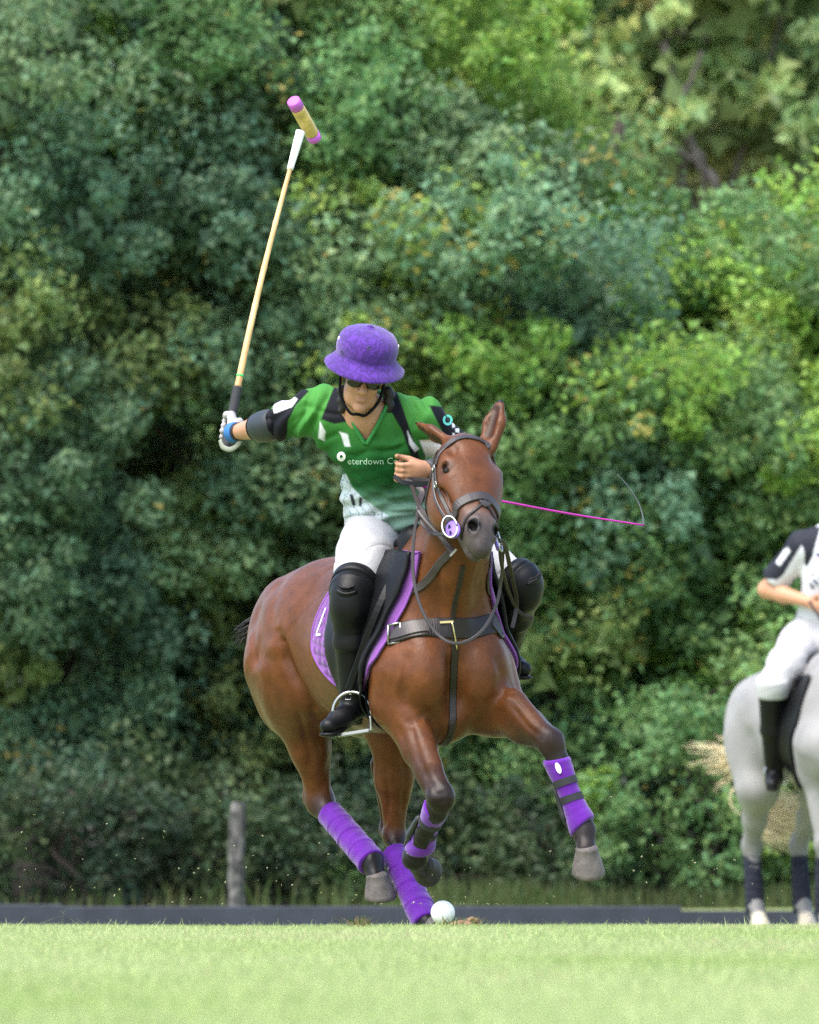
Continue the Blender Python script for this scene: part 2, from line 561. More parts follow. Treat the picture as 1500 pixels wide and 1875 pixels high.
def mat_leaf(name, rough=0.55, trans=0.35, spec=0.35):
    m, nt, bs = new_mat(name)
    at = nd(nt, "ShaderNodeVertexColor", layer_name="Col")
    nt.links.new(at.outputs[0], bs.inputs["Base Color"])
    bs.inputs["Roughness"].default_value = rough
    bs.inputs["Specular IOR Level"].default_value = spec
    tr = nd(nt, "ShaderNodeBsdfTranslucent")
    nt.links.new(at.outputs[0], tr.inputs[0])
    mx = nd(nt, "ShaderNodeMixShader"); mx.inputs[0].default_value = trans
    nt.links.new(bs.outputs[0], mx.inputs[1]); nt.links.new(tr.outputs[0], mx.inputs[2])
    nt.links.new(mx.outputs[0], nt.nodes["Material Output"].inputs[0])
    return m
MAT['blade'] = mat_leaf("grass blade", 0.6, 0.4, 0.3)
def blades(name, x, y, h, w, cols, lean=0.5, seed=0, fine=True):
    rng = np.random.default_rng(seed)
    n = len(x)
    z = gz(x, y)
    a = rng.uniform(0, 2 * np.pi, n)
    dx, dy = np.cos(a), np.sin(a)
    ln = rng.normal(0, lean, n) * h; la = rng.uniform(0, 2 * np.pi, n)
    tip = np.stack([x + ln * np.cos(la), y + ln * np.sin(la), z + h], 1)
    mid = np.stack([x + ln * 0.35 * np.cos(la), y + ln * 0.35 * np.sin(la), z + h * 0.6], 1)
    off = np.stack([dx, dy, np.zeros(n)], 1) * (w / 2)[:, None]
    base = np.stack([x, y, z - 0.004], 1)
    if fine:
        v = np.stack([base - off, base + off, mid + off * 0.8, tip, mid - off * 0.8], 1).reshape(-1, 3)
        k = np.arange(n) * 5
        f5 = np.stack([k, k + 1, k + 2, k + 3, k + 4], 1)
    else:
        v = np.stack([base - off * 1.2, base + off * 1.2, tip], 1).reshape(-1, 3)
        f5 = np.arange(n * 3).reshape(n, 3)
    me = np_mesh(name, v, f5, np.repeat(cols, f5.shape[1], 0), smooth=False)
    return link_obj(name, me, MAT['blade'])
def turf():
    rng = np.random.default_rng(7)
    xs, ys = [], []
    for (y0, y1, dens, ext) in ((-24, -14, 1300, 0.5), (-14, -5, 1700, 0.7), (-5, 2.2, 3600, 1.3)):
        W = lambda y: 0.0327 * (y + 45) + ext
        A = (y1 - y0) * (W(y0) + W(y1))
        n = int(A * dens)
        y = rng.uniform(y0, y1, n); x = rng.uniform(-1, 1, n) * W(y)
        xs.append(x); ys.append(y)
    x = np.concatenate(xs); y = np.concatenate(ys)
    p = np.stack([x, y, 0 * x], 1)
    patch = sn(p * 1.0, 2.1, 0.9, 1, 0.4) * 0.5 + sn(p, 6.0, 2.6, 1, 1.4) * 0.35
    h = rng.uniform(0.014, 0.030, len(x)) * (1 + 0.25 * patch)
    tall = rng.random(len(x)) < 0.009
    h = np.where(tall, h * rng.uniform(1.4, 2.0, len(x)), h)
    c0, c1, dry = np.array((0.290, 0.385, 0.130)), np.array((0.400, 0.470, 0.220)), np.array((0.36, 0.31, 0.19))
    streak = sn(p, 1.1, 0.33, 1, 2.2)
    t = np.clip(0.5 + 0.8 * patch + 0.45 * streak + rng.normal(0, 0.2, len(x)), -0.45, 1.05)[:, None]
    c = c0 * (1 - t) + c1 * t
    d = (rng.random(len(x)) < 0.04 + 0.22 * (patch > 0.42))[:, None]
    c = np.where(d, dry, c)
    o = blades("grass", x, y, h, rng.uniform(0.003, 0.0055, len(x)), c, 1.3, 8, False)
    tag(o, "short pale green turf covering the polo field", "grass", None, "stuff")
turf()
# boards along the far edge of the field, end to end
MAT['board'] = mat_plain("dark blue grey board", (0.024, 0.029, 0.044), 0.65, 0.4, bump=(30, 0.4, 0.004), var=0.35, varscale=5)
board_y = lambda x: 29.6 + 0.10 * x
bx = [-9.0, -5.55, -2.06, 1.62, 5.6, 9.2]
names = ["far left-hand length of dark sideboard out past the leftmost tree", "dark sideboard length at the left end below the trees",
         "long dark sideboard behind the bay horse and the wooden post", "dark sideboard length behind the grey horse's legs", "right-hand length of dark sideboard past the grey horse"]
for k in range(5):
    x0, x1 = bx[k] + 0.0015, bx[k + 1] - 0.0015
    a, b = V(x0, board_y(x0), 0), V(x1, board_y(x1), 0)
    g = -0.40
    L = np.linalg.norm(b - a); ax = nrm(b - a); dp = V(-ax[1], ax[0], 0)
    top = -0.098 + (0.012 if k == 1 else 0.0) - (0.026 if k >= 3 else 0)
    prof = [(-0.014, g), (-0.014, top - 0.006), (-0.008, top), (0.008, top), (0.014, top - 0.006), (0.014, g)]
    Vv = [a + dp * d + V(0, 0, z) for d, z in prof] + [b + dp * d + V(0, 0, z) for d, z in prof]
    Ff = [(i, (i + 1) % 6, 6 + (i + 1) % 6, 6 + i) for i in range(6)] + [(5, 4, 3, 2, 1, 0), (6, 7, 8, 9, 10, 11)]
    o = py_obj("sideboard", Vv, Ff, MAT['board'])
    tag(o, names[k], "sideboard", "boards along the field edge")
    for q in (0.18, 0.5, 0.82):
        c = a + ax * L * q + dp * 0.022
        py_obj("stake", *box_data(c + V(0, 0, (g + top) / 2 - 0.01), (ax, dp, V(0, 0, 1)), (0.020, 0.0075, (top - g) / 2 - 0.012)), MAT['board'], o)
# weathered wooden post
MAT['old_wood'], _nt, _b = new_mat("weathered post wood")
def _wood(nt, bs):
    tc = nd(nt, "ShaderNodeTexCoord"); mpn = nd(nt, "ShaderNodeMapping")
    mpn.inputs["Scale"].default_value = (26, 26, 2.2)
    nt.links.new(tc.outputs["Object"], mpn.inputs[0])
    tx = nd(nt, "ShaderNodeTexNoise", Scale=1.6, Detail=7.0, Roughness=0.7); nt.links.new(mpn.outputs[0], tx.inputs[0])
    t2 = nd(nt, "ShaderNodeTexNoise", Scale=9.0, Detail=5.0, Roughness=0.7); nt.links.new(tc.outputs["Object"], t2.inputs[0])
    cr = nd(nt, "ShaderNodeValToRGB")
    cr.color_ramp.elements[0].position = 0.44; cr.color_ramp.elements[0].color = (0.014, 0.014, 0.016, 1)
    cr.color_ramp.elements[1].position = 0.60; cr.color_ramp.elements[1].color = (0.17, 0.165, 0.16, 1)
    mx = nd(nt, "ShaderNodeMixRGB"); mx.inputs[0].default_value = 0.5
    nt.links.new(tx.outputs[0], mx.inputs[1]); nt.links.new(t2.outputs[0], mx.inputs[2])
    nt.links.new(mx.outputs[0], cr.inputs[0]); nt.links.new(cr.outputs[0], bs.inputs["Base Color"])
    bs.inputs["Roughness"].default_value = 0.85
    b = nd(nt, "ShaderNodeBump", Strength=0.6, Distance=0.01); nt.links.new(tx.outputs[0], b.inputs["Height"]); nt.links.new(b.outputs[0], bs.inputs["Normal"])
_wood(_nt, _b)
def post(px, top_row, yy, r, label):
    top = P(px, top_row, yy); base = P(px - 6, 1700, yy)
    n = 26; pts = [base + (top - base) * t for t in np.linspace(0, 1, n)]
    def rf(t, j):
        return 0.006 * math.sin(6.28 * j * 3 + 5 * t) + 0.004 * math.sin(29 * t + 11 * j) - (0.012 if t > 0.985 else 0)
    o = tube("fence_post", pts, r, MAT['old_wood'], None, 18, rfun=rf, smooth=True)
    tag(o, label, "post")
    return o
post(437, 1469, 33.0, 0.050, "weathered grey wooden post standing behind the dark sideboard")
# ------------------------------------------------------------------ trees and undergrowth behind the field
MAT['leaf'] = mat_leaf("tree leaf", 0.55, 0.42, 0.35)
MAT['bark'] = mat_plain("grey bark", (0.050, 0.042, 0.034), 0.85, 0.3, bump=(18, 0.8, 0.02), var=0.4, varscale=6)
MAT['pale_bark'] = mat_plain("pale bark", (0.155, 0.132, 0.112), 0.85, 0.3, bump=(14, 0.6, 0.02), var=0.3, varscale=4)
def leaf_mesh(name, pos, out, size, cols, seed, aspect=0.55, droop=0.25):
    """pointed leaves, folded along the midrib, one quad each"""
    rng = np.random.default_rng(seed); n = len(pos)
    nr = out * 0.55 + rng.normal(0, 0.60, (n, 3)) + np.array((0, -0.25, 0.30))
    nr /= np.linalg.norm(nr, axis=1)[:, None]
    ax = rng.normal(0, 1, (n, 3)); ax[:, 2] -= droop
    ax -= nr * (ax * nr).sum(1)[:, None]; ax /= np.maximum(np.linalg.norm(ax, axis=1), 1e-6)[:, None]
    sd = np.cross(nr, ax)
    L = size[:, None]; W = L * aspect * rng.uniform(0.8, 1.2, (n, 1))
    v = np.stack([pos - ax * L * 0.42 + sd * W * 0.62, pos - ax * L * 0.30 - sd * W * 0.62, pos + ax * L * 0.62 - nr * L * 0.08], 1).reshape(-1, 3)
    q = np.arange(n * 3).reshape(n, 3)
    me = np_mesh(name, v, q, np.repeat(cols, 3, 0), smooth=False)
    return me
def sph(rng, n):
    d = rng.normal(0, 1, (n, 3))
    return d / np.linalg.norm(d, axis=1)[:, None]
def limb_mesh(name, segs, mat, parent):
    Vv, Ff = [], []
    for pts, r in segs:
        v, f = tube_data(pts, r, 8)
        k = len(Vv); Vv += v; Ff += [tuple(i + k for i in q) for q in f]
    return py_obj(name, Vv, Ff, mat, parent, True)
def tree(name, label, cx, cy, z0, z1, rx, ry, pal, seed, boughs=26, clumps=15, leaves=135, size=0.064, lean=(0, 0), overhang=0.8, bough_r=(0.45, 0.85),
         trunk_r=0.14, bark='bark', topshape=None, topdrop=0.75, toppal=None, limbs=None, hollow=False, core=7000, group=None, extra=None, accent=None, ztrunk=None, cat="tree"):
    rng = np.random.default_rng(seed)
    g = float(gz(cx, cy))
    root = empty(name, (cx, cy, g))
    tag(root, label, cat, group)
    C, R, K = [], [], []
    tries = 0
    while len(C) < boughs and tries < 4000:
        tries += 1
        d = sph(rng, 1)[0]
        if d[1] > 0.25 and rng.random() < 0.75: continue
        rr = rng.uniform(0.55, 0.95) ** 0.6
        zz = (z0 + z1) / 2 + d[2] * rr * (z1 - z0) / 2
        t = (zz - z0) / (z1 - z0)
        x = cx + d[0] * rr * rx + lean[0] * t
        y = cy + d[1] * rr * ry + lean[1] * t - overhang * math.exp(-((t - 0.62) / 0.30) ** 2) * (0.6 + 0.4 * rng.random()) + 0.5 * max(0, 0.3 - t)
        if hollow and 0.08 < t < 0.42 and rng.random() < 0.5: continue
        if topshape is not None and zz > topshape(x) - topdrop: continue
        r = rng.uniform(*bough_r)
        if C and min(np.linalg.norm((np.array(C) - (x, y, zz)) / 1.0, axis=1)) < 0.42 * r + 0.25: continue
        C.append((x, y, zz)); R.append(r)
    C = np.array(C); R = np.array(R)
    pos, out, siz, col = [], [], [], []
    pal = [np.array(p) for p in pal]
    for b in range(len(C)):
        tb = (C[b][2] - z0) / (z1 - z0)
        src = [np.array(p) for p in toppal] if toppal is not None and rng.random() < (tb - 0.45) * 1.5 else pal  # upper boughs draw brighter young leaves, the sunlit look put into leaf colour
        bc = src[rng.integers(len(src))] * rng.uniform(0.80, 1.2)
        m = int(clumps * (R[b] / 0.65) ** 2) + 2
        d = sph(rng, m); d[:, 2] = d[:, 2] * 0.8 + 0.15
        d[:, 1] -= 0.15
        cc = C[b] + d * R[b] * np.array((1.05, 0.9, 0.95)) * rng.uniform(0.35, 1.08, (m, 1))
        for q in range(m):
            n = int(leaves * rng.uniform(0.6, 1.4))
            cr = rng.uniform(0.10, 0.34)
            e = sph(rng, n)
            p = cc[q] + e * cr * np.array((1.1, 1.0, 0.95)) * (rng.random((n, 1)) ** 0.45)
            lc = bc * rng.uniform(0.85, 1.18)
            pos.append(p); out.append(e); siz.append(rng.uniform(0.65, 1.25, n) * size)
            j = rng.normal(1, 0.16, (n, 1)).clip(0.55, 1.6)
            hue = rng.normal(0, 0.07, (n, 1))
            cl = np.clip(lc * j * np.concatenate([1 + hue * 1.4, 1 + 0 * hue, 1 - hue], 1), 0.004, 0.6)
            if accent is not None:
                hot = 0.22 if rng.random() < accent[1] * 1.6 else 0.002
                cl = np.where(rng.random((n, 1)) < hot, np.array(accent[0]) * rng.uniform(0.7, 1.2, (n, 1)), cl)
            col.append(cl)
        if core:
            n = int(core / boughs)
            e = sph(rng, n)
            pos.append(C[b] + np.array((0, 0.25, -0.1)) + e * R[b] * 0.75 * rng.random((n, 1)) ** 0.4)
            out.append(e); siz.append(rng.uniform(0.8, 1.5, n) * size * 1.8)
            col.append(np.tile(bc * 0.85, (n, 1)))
    pos = np.concatenate(pos); out = np.concatenate(out); siz = np.concatenate(siz); col = np.concatenate(col)
    keep = pos[:, 2] > gz(pos[:, 0], pos[:, 1]) + 0.03
    me = leaf_mesh("crown", pos[keep], out[keep], siz[keep], col[keep], seed + 1)
    cr_ = link_obj("crown", me, MAT['leaf']); put0(cr_, root)
    # trunk and limbs
    H_ = (ztrunk or (z0 + (z1 - z0) * 0.75))
    tr = [V(cx + 0.12 * math.sin(q * 1.7 + seed) * (q > 0) + lean[0] * q / 6, cy + 0.10 * math.cos(q * 2.1 + seed) * (q > 0) + lean[1] * q / 6, g - 0.05 + (H_ - g) * q / 6) for q in range(7)]
    segs = [(catmull(tr, 4), np.linspace(trunk_r * 1.15, trunk_r * 0.35, 25))]
    t_ = limb_mesh("trunk", segs, MAT[bark], None); put0(t_, root)
    ls = []
    order = np.argsort(-R)[:14]
    for b in order:
        q = min(max((C[b][2] - g) / max(H_ - g, 0.1) * 0.55, 0.12), 0.95) * 6
        i = int(min(q, 5)); a = tr[i] + (tr[i + 1] - tr[i]) * (q - i)
        mid = a * 0.5 + C[b] * 0.5 + V(rng.normal(0, 0.12), rng.normal(0, 0.1), rng.uniform(-0.05, 0.25))
        ls.append((catmull([a, mid, C[b]], 5), np.linspace(trunk_r * 0.26, 0.006, 11)))
    for pts, r in (limbs or []):
        ls.append((catmull([tr[2]] + pts, 6), np.linspace(r * 1.1, r * 0.7, 6 * len(pts) + 1)))
    l_ = limb_mesh("limbs", ls, MAT[bark], None); put0(l_, root)
    return root
def put0(o, root):
    o.parent = root
    o.matrix_parent_inverse = Matrix.Translation(root.location).inverted()
    return o
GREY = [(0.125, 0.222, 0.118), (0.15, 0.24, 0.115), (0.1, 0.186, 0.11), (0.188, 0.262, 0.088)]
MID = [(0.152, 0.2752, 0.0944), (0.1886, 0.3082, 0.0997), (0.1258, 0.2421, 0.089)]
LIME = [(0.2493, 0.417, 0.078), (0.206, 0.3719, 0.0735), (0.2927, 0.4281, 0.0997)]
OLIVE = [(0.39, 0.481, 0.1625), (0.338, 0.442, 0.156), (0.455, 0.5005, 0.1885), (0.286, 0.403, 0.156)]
YEL = (0.44, 0.40, 0.10)
def top_c(x):      # the crown's falling shoulder
    return np.interp(x, [-1.0, 0.4, 1.3, 1.9, 2.4, 3.0], [7.6, 6.1, 5.4, 4.95, 4.6, 4.4])
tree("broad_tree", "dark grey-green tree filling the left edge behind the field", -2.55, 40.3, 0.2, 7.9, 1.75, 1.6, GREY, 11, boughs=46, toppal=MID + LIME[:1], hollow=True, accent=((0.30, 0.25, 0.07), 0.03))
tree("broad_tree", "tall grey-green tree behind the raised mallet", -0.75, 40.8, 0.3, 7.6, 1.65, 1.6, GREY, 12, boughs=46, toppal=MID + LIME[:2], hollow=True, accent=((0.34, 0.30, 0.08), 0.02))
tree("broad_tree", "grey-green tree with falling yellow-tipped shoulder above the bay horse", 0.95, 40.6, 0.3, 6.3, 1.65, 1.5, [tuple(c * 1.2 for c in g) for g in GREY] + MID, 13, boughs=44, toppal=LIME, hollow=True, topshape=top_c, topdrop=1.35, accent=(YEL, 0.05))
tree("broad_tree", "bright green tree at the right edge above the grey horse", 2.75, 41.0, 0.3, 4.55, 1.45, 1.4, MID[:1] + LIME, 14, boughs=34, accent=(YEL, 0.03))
tree("broad_tree", "dark tree standing past the left edge of the picture", -5.6, 40.8, 0.2, 7.5, 1.8, 1.6, GREY, 15, boughs=22, leaves=50)
tree("broad_tree", "green tree standing past the right edge of the picture", 5.4, 41.2, 0.2, 6.6, 1.8, 1.6, MID, 16, boughs=22, leaves=50)
tree("broad_tree", "lime green tree showing at the upper left corner", -3.2, 44.6, 3.0, 9.0, 1.5, 1.1, LIME, 17, boughs=18, core=1500, size=0.09)
tree("broad_tree", "lime green tree top showing over the middle of the tree line", -0.45, 46.5, 4.5, 8.7, 0.75, 0.9, LIME, 18, boughs=14, core=1500, size=0.09)
tree("broad_tree", "dark tree closing the gap behind the raised mallet", -1.7, 45.2, 0.5, 8.6, 1.9, 1.0, GREY + MID, 19, boughs=38, leaves=60, core=8000, size=0.105)
tree("broad_tree", "shaded tree deep behind the rider in green", 0.5, 45.0, 0.3, 4.6, 1.9, 0.9, GREY, 20, boughs=32, leaves=55, core=8000, size=0.105)
tree("broad_tree", "shaded tree deep behind the grey horse", 3.2, 45.2, 0.3, 4.0, 1.9, 0.9, MID, 26, boughs=28, leaves=55, core=7000, size=0.105)
tree("broad_tree", "shaded tree deep behind the left edge", -4.3, 45.2, 0.3, 8.2, 1.8, 0.9, GREY, 27, boughs=34, leaves=55, core=7000, size=0.105)
tree("broad_tree", "bright lime green tree sloping down under the gap at upper right", 1.35, 41.9, 2.6, 6.3, 1.5, 0.9, LIME + MID[:1], 29, boughs=34, topshape=top_c, topdrop=0.6, core=5000, accent=(YEL, 0.10))
# far, olive trees in the gap at upper right, trunks showing
def pt(px, py, y): return P(px, py, y)
tree("tall_tree", "tall olive tree with pale bare trunk beyond the gap at upper right", float(P(925, 0, 70)[0]), 70.0, 5.2, 15.0, 3.2, 2.2, OLIVE, 21, boughs=40, clumps=10, leaves=85, size=0.18, trunk_r=0.10, bark='pale_bark', bough_r=(0.7, 1.2), core=3000, overhang=0.2, limbs=[([P(890, 90, 67.2), P(905, 45, 67.2), P(935, -30, 67.2)], 0.075)])
tree("tall_tree", "tall olive tree with leaning grey trunk beyond the gap at upper right", float(P(1290, 0, 66)[0]), 67.0, 5.8, 14.0, 2.6, 1.8, OLIVE, 22, boughs=36, clumps=10, leaves=85, size=0.18, trunk_r=0.14, bark='pale_bark', bough_r=(0.6, 1.1), core=2500, lean=(-0.5, 0), overhang=0.2, limbs=[([P(1312, 380, 65.7), P(1280, 300, 65.7), P(1250, 215, 65.7), P(1215, 80, 65.7)], 0.048), ([P(1290, 325, 65.6), P(1262, 290, 65.5), P(1225, 262, 65.4)], 0.022), ([P(1252, 220, 65.6), P(1262, 160, 65.5), P(1285, 95, 65.4)], 0.024)])
tree("tall_tree", "far olive tree filling the upper right corner", float(P(1520, 0, 78)[0]), 78.0, 1.0, 13.0, 3.4, 2.0, OLIVE, 23, boughs=36, clumps=10, leaves=85, size=0.18, bough_r=(0.8, 1.3), core=4000, overhang=0.2)
tree("tall_tree", "far olive tree between the two bare trunks", float(P(1100, 0, 84)[0]), 84.0, 1.0, 14.0, 3.4, 2.0, OLIVE + MID, 24, boughs=36, clumps=10, leaves=85, size=0.18, bough_r=(0.8, 1.3), core=4000, overhang=0.2)
tree("tall_tree", "far green tree hidden behind the left of the tree line", -4.5, 82.0, 1.0, 14.0, 4.2, 2.0, MID, 25, boughs=40, clumps=8, leaves=40, size=0.18, bough_r=(0.9, 1.5), core=4000, overhang=0.2)
tree("tall_tree", "farthest green tree closing the gap at upper right", 3.6, 104.0, 1.0, 15.0, 5.0, 2.0, OLIVE + MID, 28, boughs=60, clumps=8, leaves=40, size=0.21, bough_r=(1.0, 1.7), core=6000, overhang=0.2)
# low bushes in front of the trunks
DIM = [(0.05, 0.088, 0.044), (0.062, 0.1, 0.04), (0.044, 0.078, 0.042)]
def bush(label, px, y, h, rx, pal, seed, **kw):
    x = float(P(px, 1500, y)[0])
    g = float(gz(x, y))
    return tree("bush", label, x, y, g - 0.1, g + h, rx, 0.55, pal, seed, boughs=kw.pop('boughs', 12), clumps=9, leaves=80, size=0.058, overhang=0.0, bough_r=(0.22, 0.42), trunk_r=0.03, core=500, cat="bush", **kw)
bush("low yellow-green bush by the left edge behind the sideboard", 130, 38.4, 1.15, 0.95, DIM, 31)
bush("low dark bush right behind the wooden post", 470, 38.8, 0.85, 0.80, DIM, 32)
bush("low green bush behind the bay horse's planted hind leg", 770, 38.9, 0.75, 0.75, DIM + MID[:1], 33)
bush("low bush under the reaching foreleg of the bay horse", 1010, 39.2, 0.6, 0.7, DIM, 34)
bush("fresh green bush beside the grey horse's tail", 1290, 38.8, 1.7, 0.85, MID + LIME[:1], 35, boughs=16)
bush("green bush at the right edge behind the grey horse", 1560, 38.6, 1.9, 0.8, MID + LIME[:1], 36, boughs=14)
def thicket():
    rng = np.random.default_rng(77); n = 60000
    x = rng.uniform(-8, 8, n); y = rng.uniform(43.0, 47.5, n)
    z = gz(x, y) + rng.random(n) ** 0.8 * (1.5 + 0.5 * np.sin(x * 1.9) + 0.3 * np.sin(x * 4.7 + y))
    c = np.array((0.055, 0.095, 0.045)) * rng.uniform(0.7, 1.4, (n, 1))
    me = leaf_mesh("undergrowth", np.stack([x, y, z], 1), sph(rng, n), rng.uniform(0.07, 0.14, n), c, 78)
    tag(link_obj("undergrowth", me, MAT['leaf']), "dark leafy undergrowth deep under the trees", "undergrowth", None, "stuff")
thicket()
# rough brownish grass along the foot of the trees
def rough():
    rng = np.random.default_rng(51)
    n = 26000
    x = rng.uniform(-5.5, 5.5, n); y = rng.uniform(32.0, 38.5, n)
    p = np.stack([x, y, 0 * x], 1)
    k = sn(p, 1.6, 0.8, 1, 0.3) * 0.5 + 0.5
    right = np.clip((x + 0.4) / 1.2, 0, 1)
    keep = rng.random(n) < (0.08 + 0.92 * right) * (0.35 + 0.65 * k)
    x, y, k = x[keep], y[keep], k[keep]
    far = (x > 1.2) & (y < 36.6)
    x, y, k = x[~far], y[~far], k[~far]
    h = rng.uniform(0.06, 0.24, len(x)) * (0.5 + 0.8 * k) * np.clip((y - 32) / 3.0, 0.25, 1)
    c0, c1 = np.array((0.085, 0.095, 0.036)), np.array((0.055, 0.100, 0.028))
    t = rng.random((len(x), 1))
    o = blades("rough_grass", x, y, h, rng.uniform(0.008, 0.018, len(x)), c0 * (1 - t) + c1 * t, 0.35, 52)
    tag(o, "rough brownish grass along the foot of the trees", "rough grass", None, "stuff")
rough()
# ------------------------------------------------------------------ the bay horse
YAW = math.radians(22)
HF = V(math.sin(YAW), -math.cos(YAW), 0)      # forward
HS = V(-math.cos(YAW), -math.sin(YAW), 0)     # the horse's right (towards picture left)
HO = V(-0.014, 0.336, -0.02)
def H(f, s, u): return HO + f * HF + s * HS + V(0, 0, u)
RH = np.array([HF, HS, (0, 0, 1)])
def rotf(deg, about='s'):
    """horse frame tipped about its side axis (pitch), or about forward (roll)"""
    a = math.radians(deg); c, s = math.cos(a), math.sin(a)
    M = np.array([[c, 0, s], [0, 1, 0], [-s, 0, c]]) if about == 's' else np.array([[1, 0, 0], [0, c, s], [0, -s, c]])
    return M @ RH
BAY = np.array((0.097, 0.0325, 0.0098))
BAYD = np.array((0.055, 0.020, 0.0095))
BLK = np.array((0.010, 0.009, 0.0095))
DRK = np.array((0.025, 0.018, 0.017))
MUZ = np.array((0.070, 0.055, 0.052))

# head frame: a along poll->muzzle, w across to picture right, n out of the face
hd_poll = P(860, 806, -0.30)
hd_muz = P(898, 990, -0.62)
HA = nrm(hd_muz - hd_poll)
_n0 = V(0.52, -0.62, 0.78)
HN = nrm(_n0 - HA * np.dot(_n0, HA))
HW = np.cross(HN, HA)
if HW[0] < 0: HW = -HW
def roll(v, deg):
    a = math.radians(deg)
    return v * math.cos(a) + np.cross(HA, v) * math.sin(a)
HW, HN = roll(HW, 0), roll(HN, 0)
HLs = np.linalg.norm(hd_muz - hd_poll) / 0.535
def HD(a, w, n): return hd_poll + HLs * a * HA + w * HW + n * HN
RHD = np.array([HA, HW, HN])

def trunk_prims(B, H, RH, rotf, HS):
    # trunk
    B.el(H(-0.25, 0, 1.022), (0.70, 0.250, 0.288), RH, 0.05)
    B.el(H(-0.05, 0, 0.980), (0.52, 0.232, 0.250), RH, 0.14)
    B.el(H(0.24, 0, 1.00), (0.22, 0.170, 0.30), RH, 0.10)
    B.rc(H(-0.30, 0, 1.22), H(0.10, 0, 1.285), 0.10, 0.095, 0.12)
    B.rc(H(0.10, 0, 1.285), H(0.30, 0, 1.34), 0.095, 0.08, 0.10)
    B.el(H(-0.68, 0, 1.095), (0.36, 0.250, 0.245), rotf(6), 0.16)
    for s in (1, -1):
        B.el(H(-0.82, 0.135 * s, 0.98), (0.22, 0.14, 0.29), rotf(14), 0.10)     # buttock
        B.el(H(-0.60, 0.17 * s, 1.13), (0.16, 0.085, 0.10), rotf(10), 0.08)      # point of hip
        B.el(H(-0.62, 0.17 * s, 0.94), (0.17, 0.105, 0.22), rotf(-12), 0.12)     # thigh
        B.el(H(0.26, 0.122 * s, 1.04), (0.15, 0.070, 0.27), rotf(-18), 0.11)     # shoulder blade
        B.el(H(0.30, 0.138 * s, 0.88), (0.14, 0.080, 0.15), rotf(10), 0.08)      # triceps
        B.el(H(0.435, 0.108 * s, 0.915), (0.108, 0.098, 0.16), RH, 0.028)          # pectoral
        B.el(H(0.37, 0.140 * s, 0.93), (0.10, 0.066, 0.16), RH, 0.07)
    B.el(H(0.33, 0, 0.76), (0.14, 0.12, 0.10), RH, 0.06)                         # brisket
    # neck
    B.rc(H(0.20, 0, 1.10), H(0.44, 0, 1.34), 0.20, 0.15, 0.09, flat=(HS, 0.74))
    B.rc(H(0.44, 0, 1.34), H(0.60, 0, 1.56), 0.155, 0.115, 0.05, flat=(HS, 0.78))
    B.rc(H(0.10, 0, 1.26), H(0.56, 0, 1.60), 0.07, 0.06, 0.06)
    B.rc(H(0.40, 0, 1.12), H(0.57, 0, 1.42), 0.085, 0.075, 0.05, flat=(HS, 0.95))   # windpipe line
    for s in (1, -1):
        B.rc(H(0.34, 0.085 * s, 1.05), H(0.55, 0.062 * s, 1.48), 0.062, 0.042, 0.04)
def crease_prims(B, H):
    # creases
    B.rc(H(0.565, 0, 1.02), H(0.535, 0, 0.72), 0.026, 0.030, 0.055, sub=True)
    for s in (1, -1):
        B.rc(H(-0.47, 0.300 * s, 0.96), H(-0.42, 0.262 * s, 0.75), 0.018, 0.022, 0.09, sub=True)
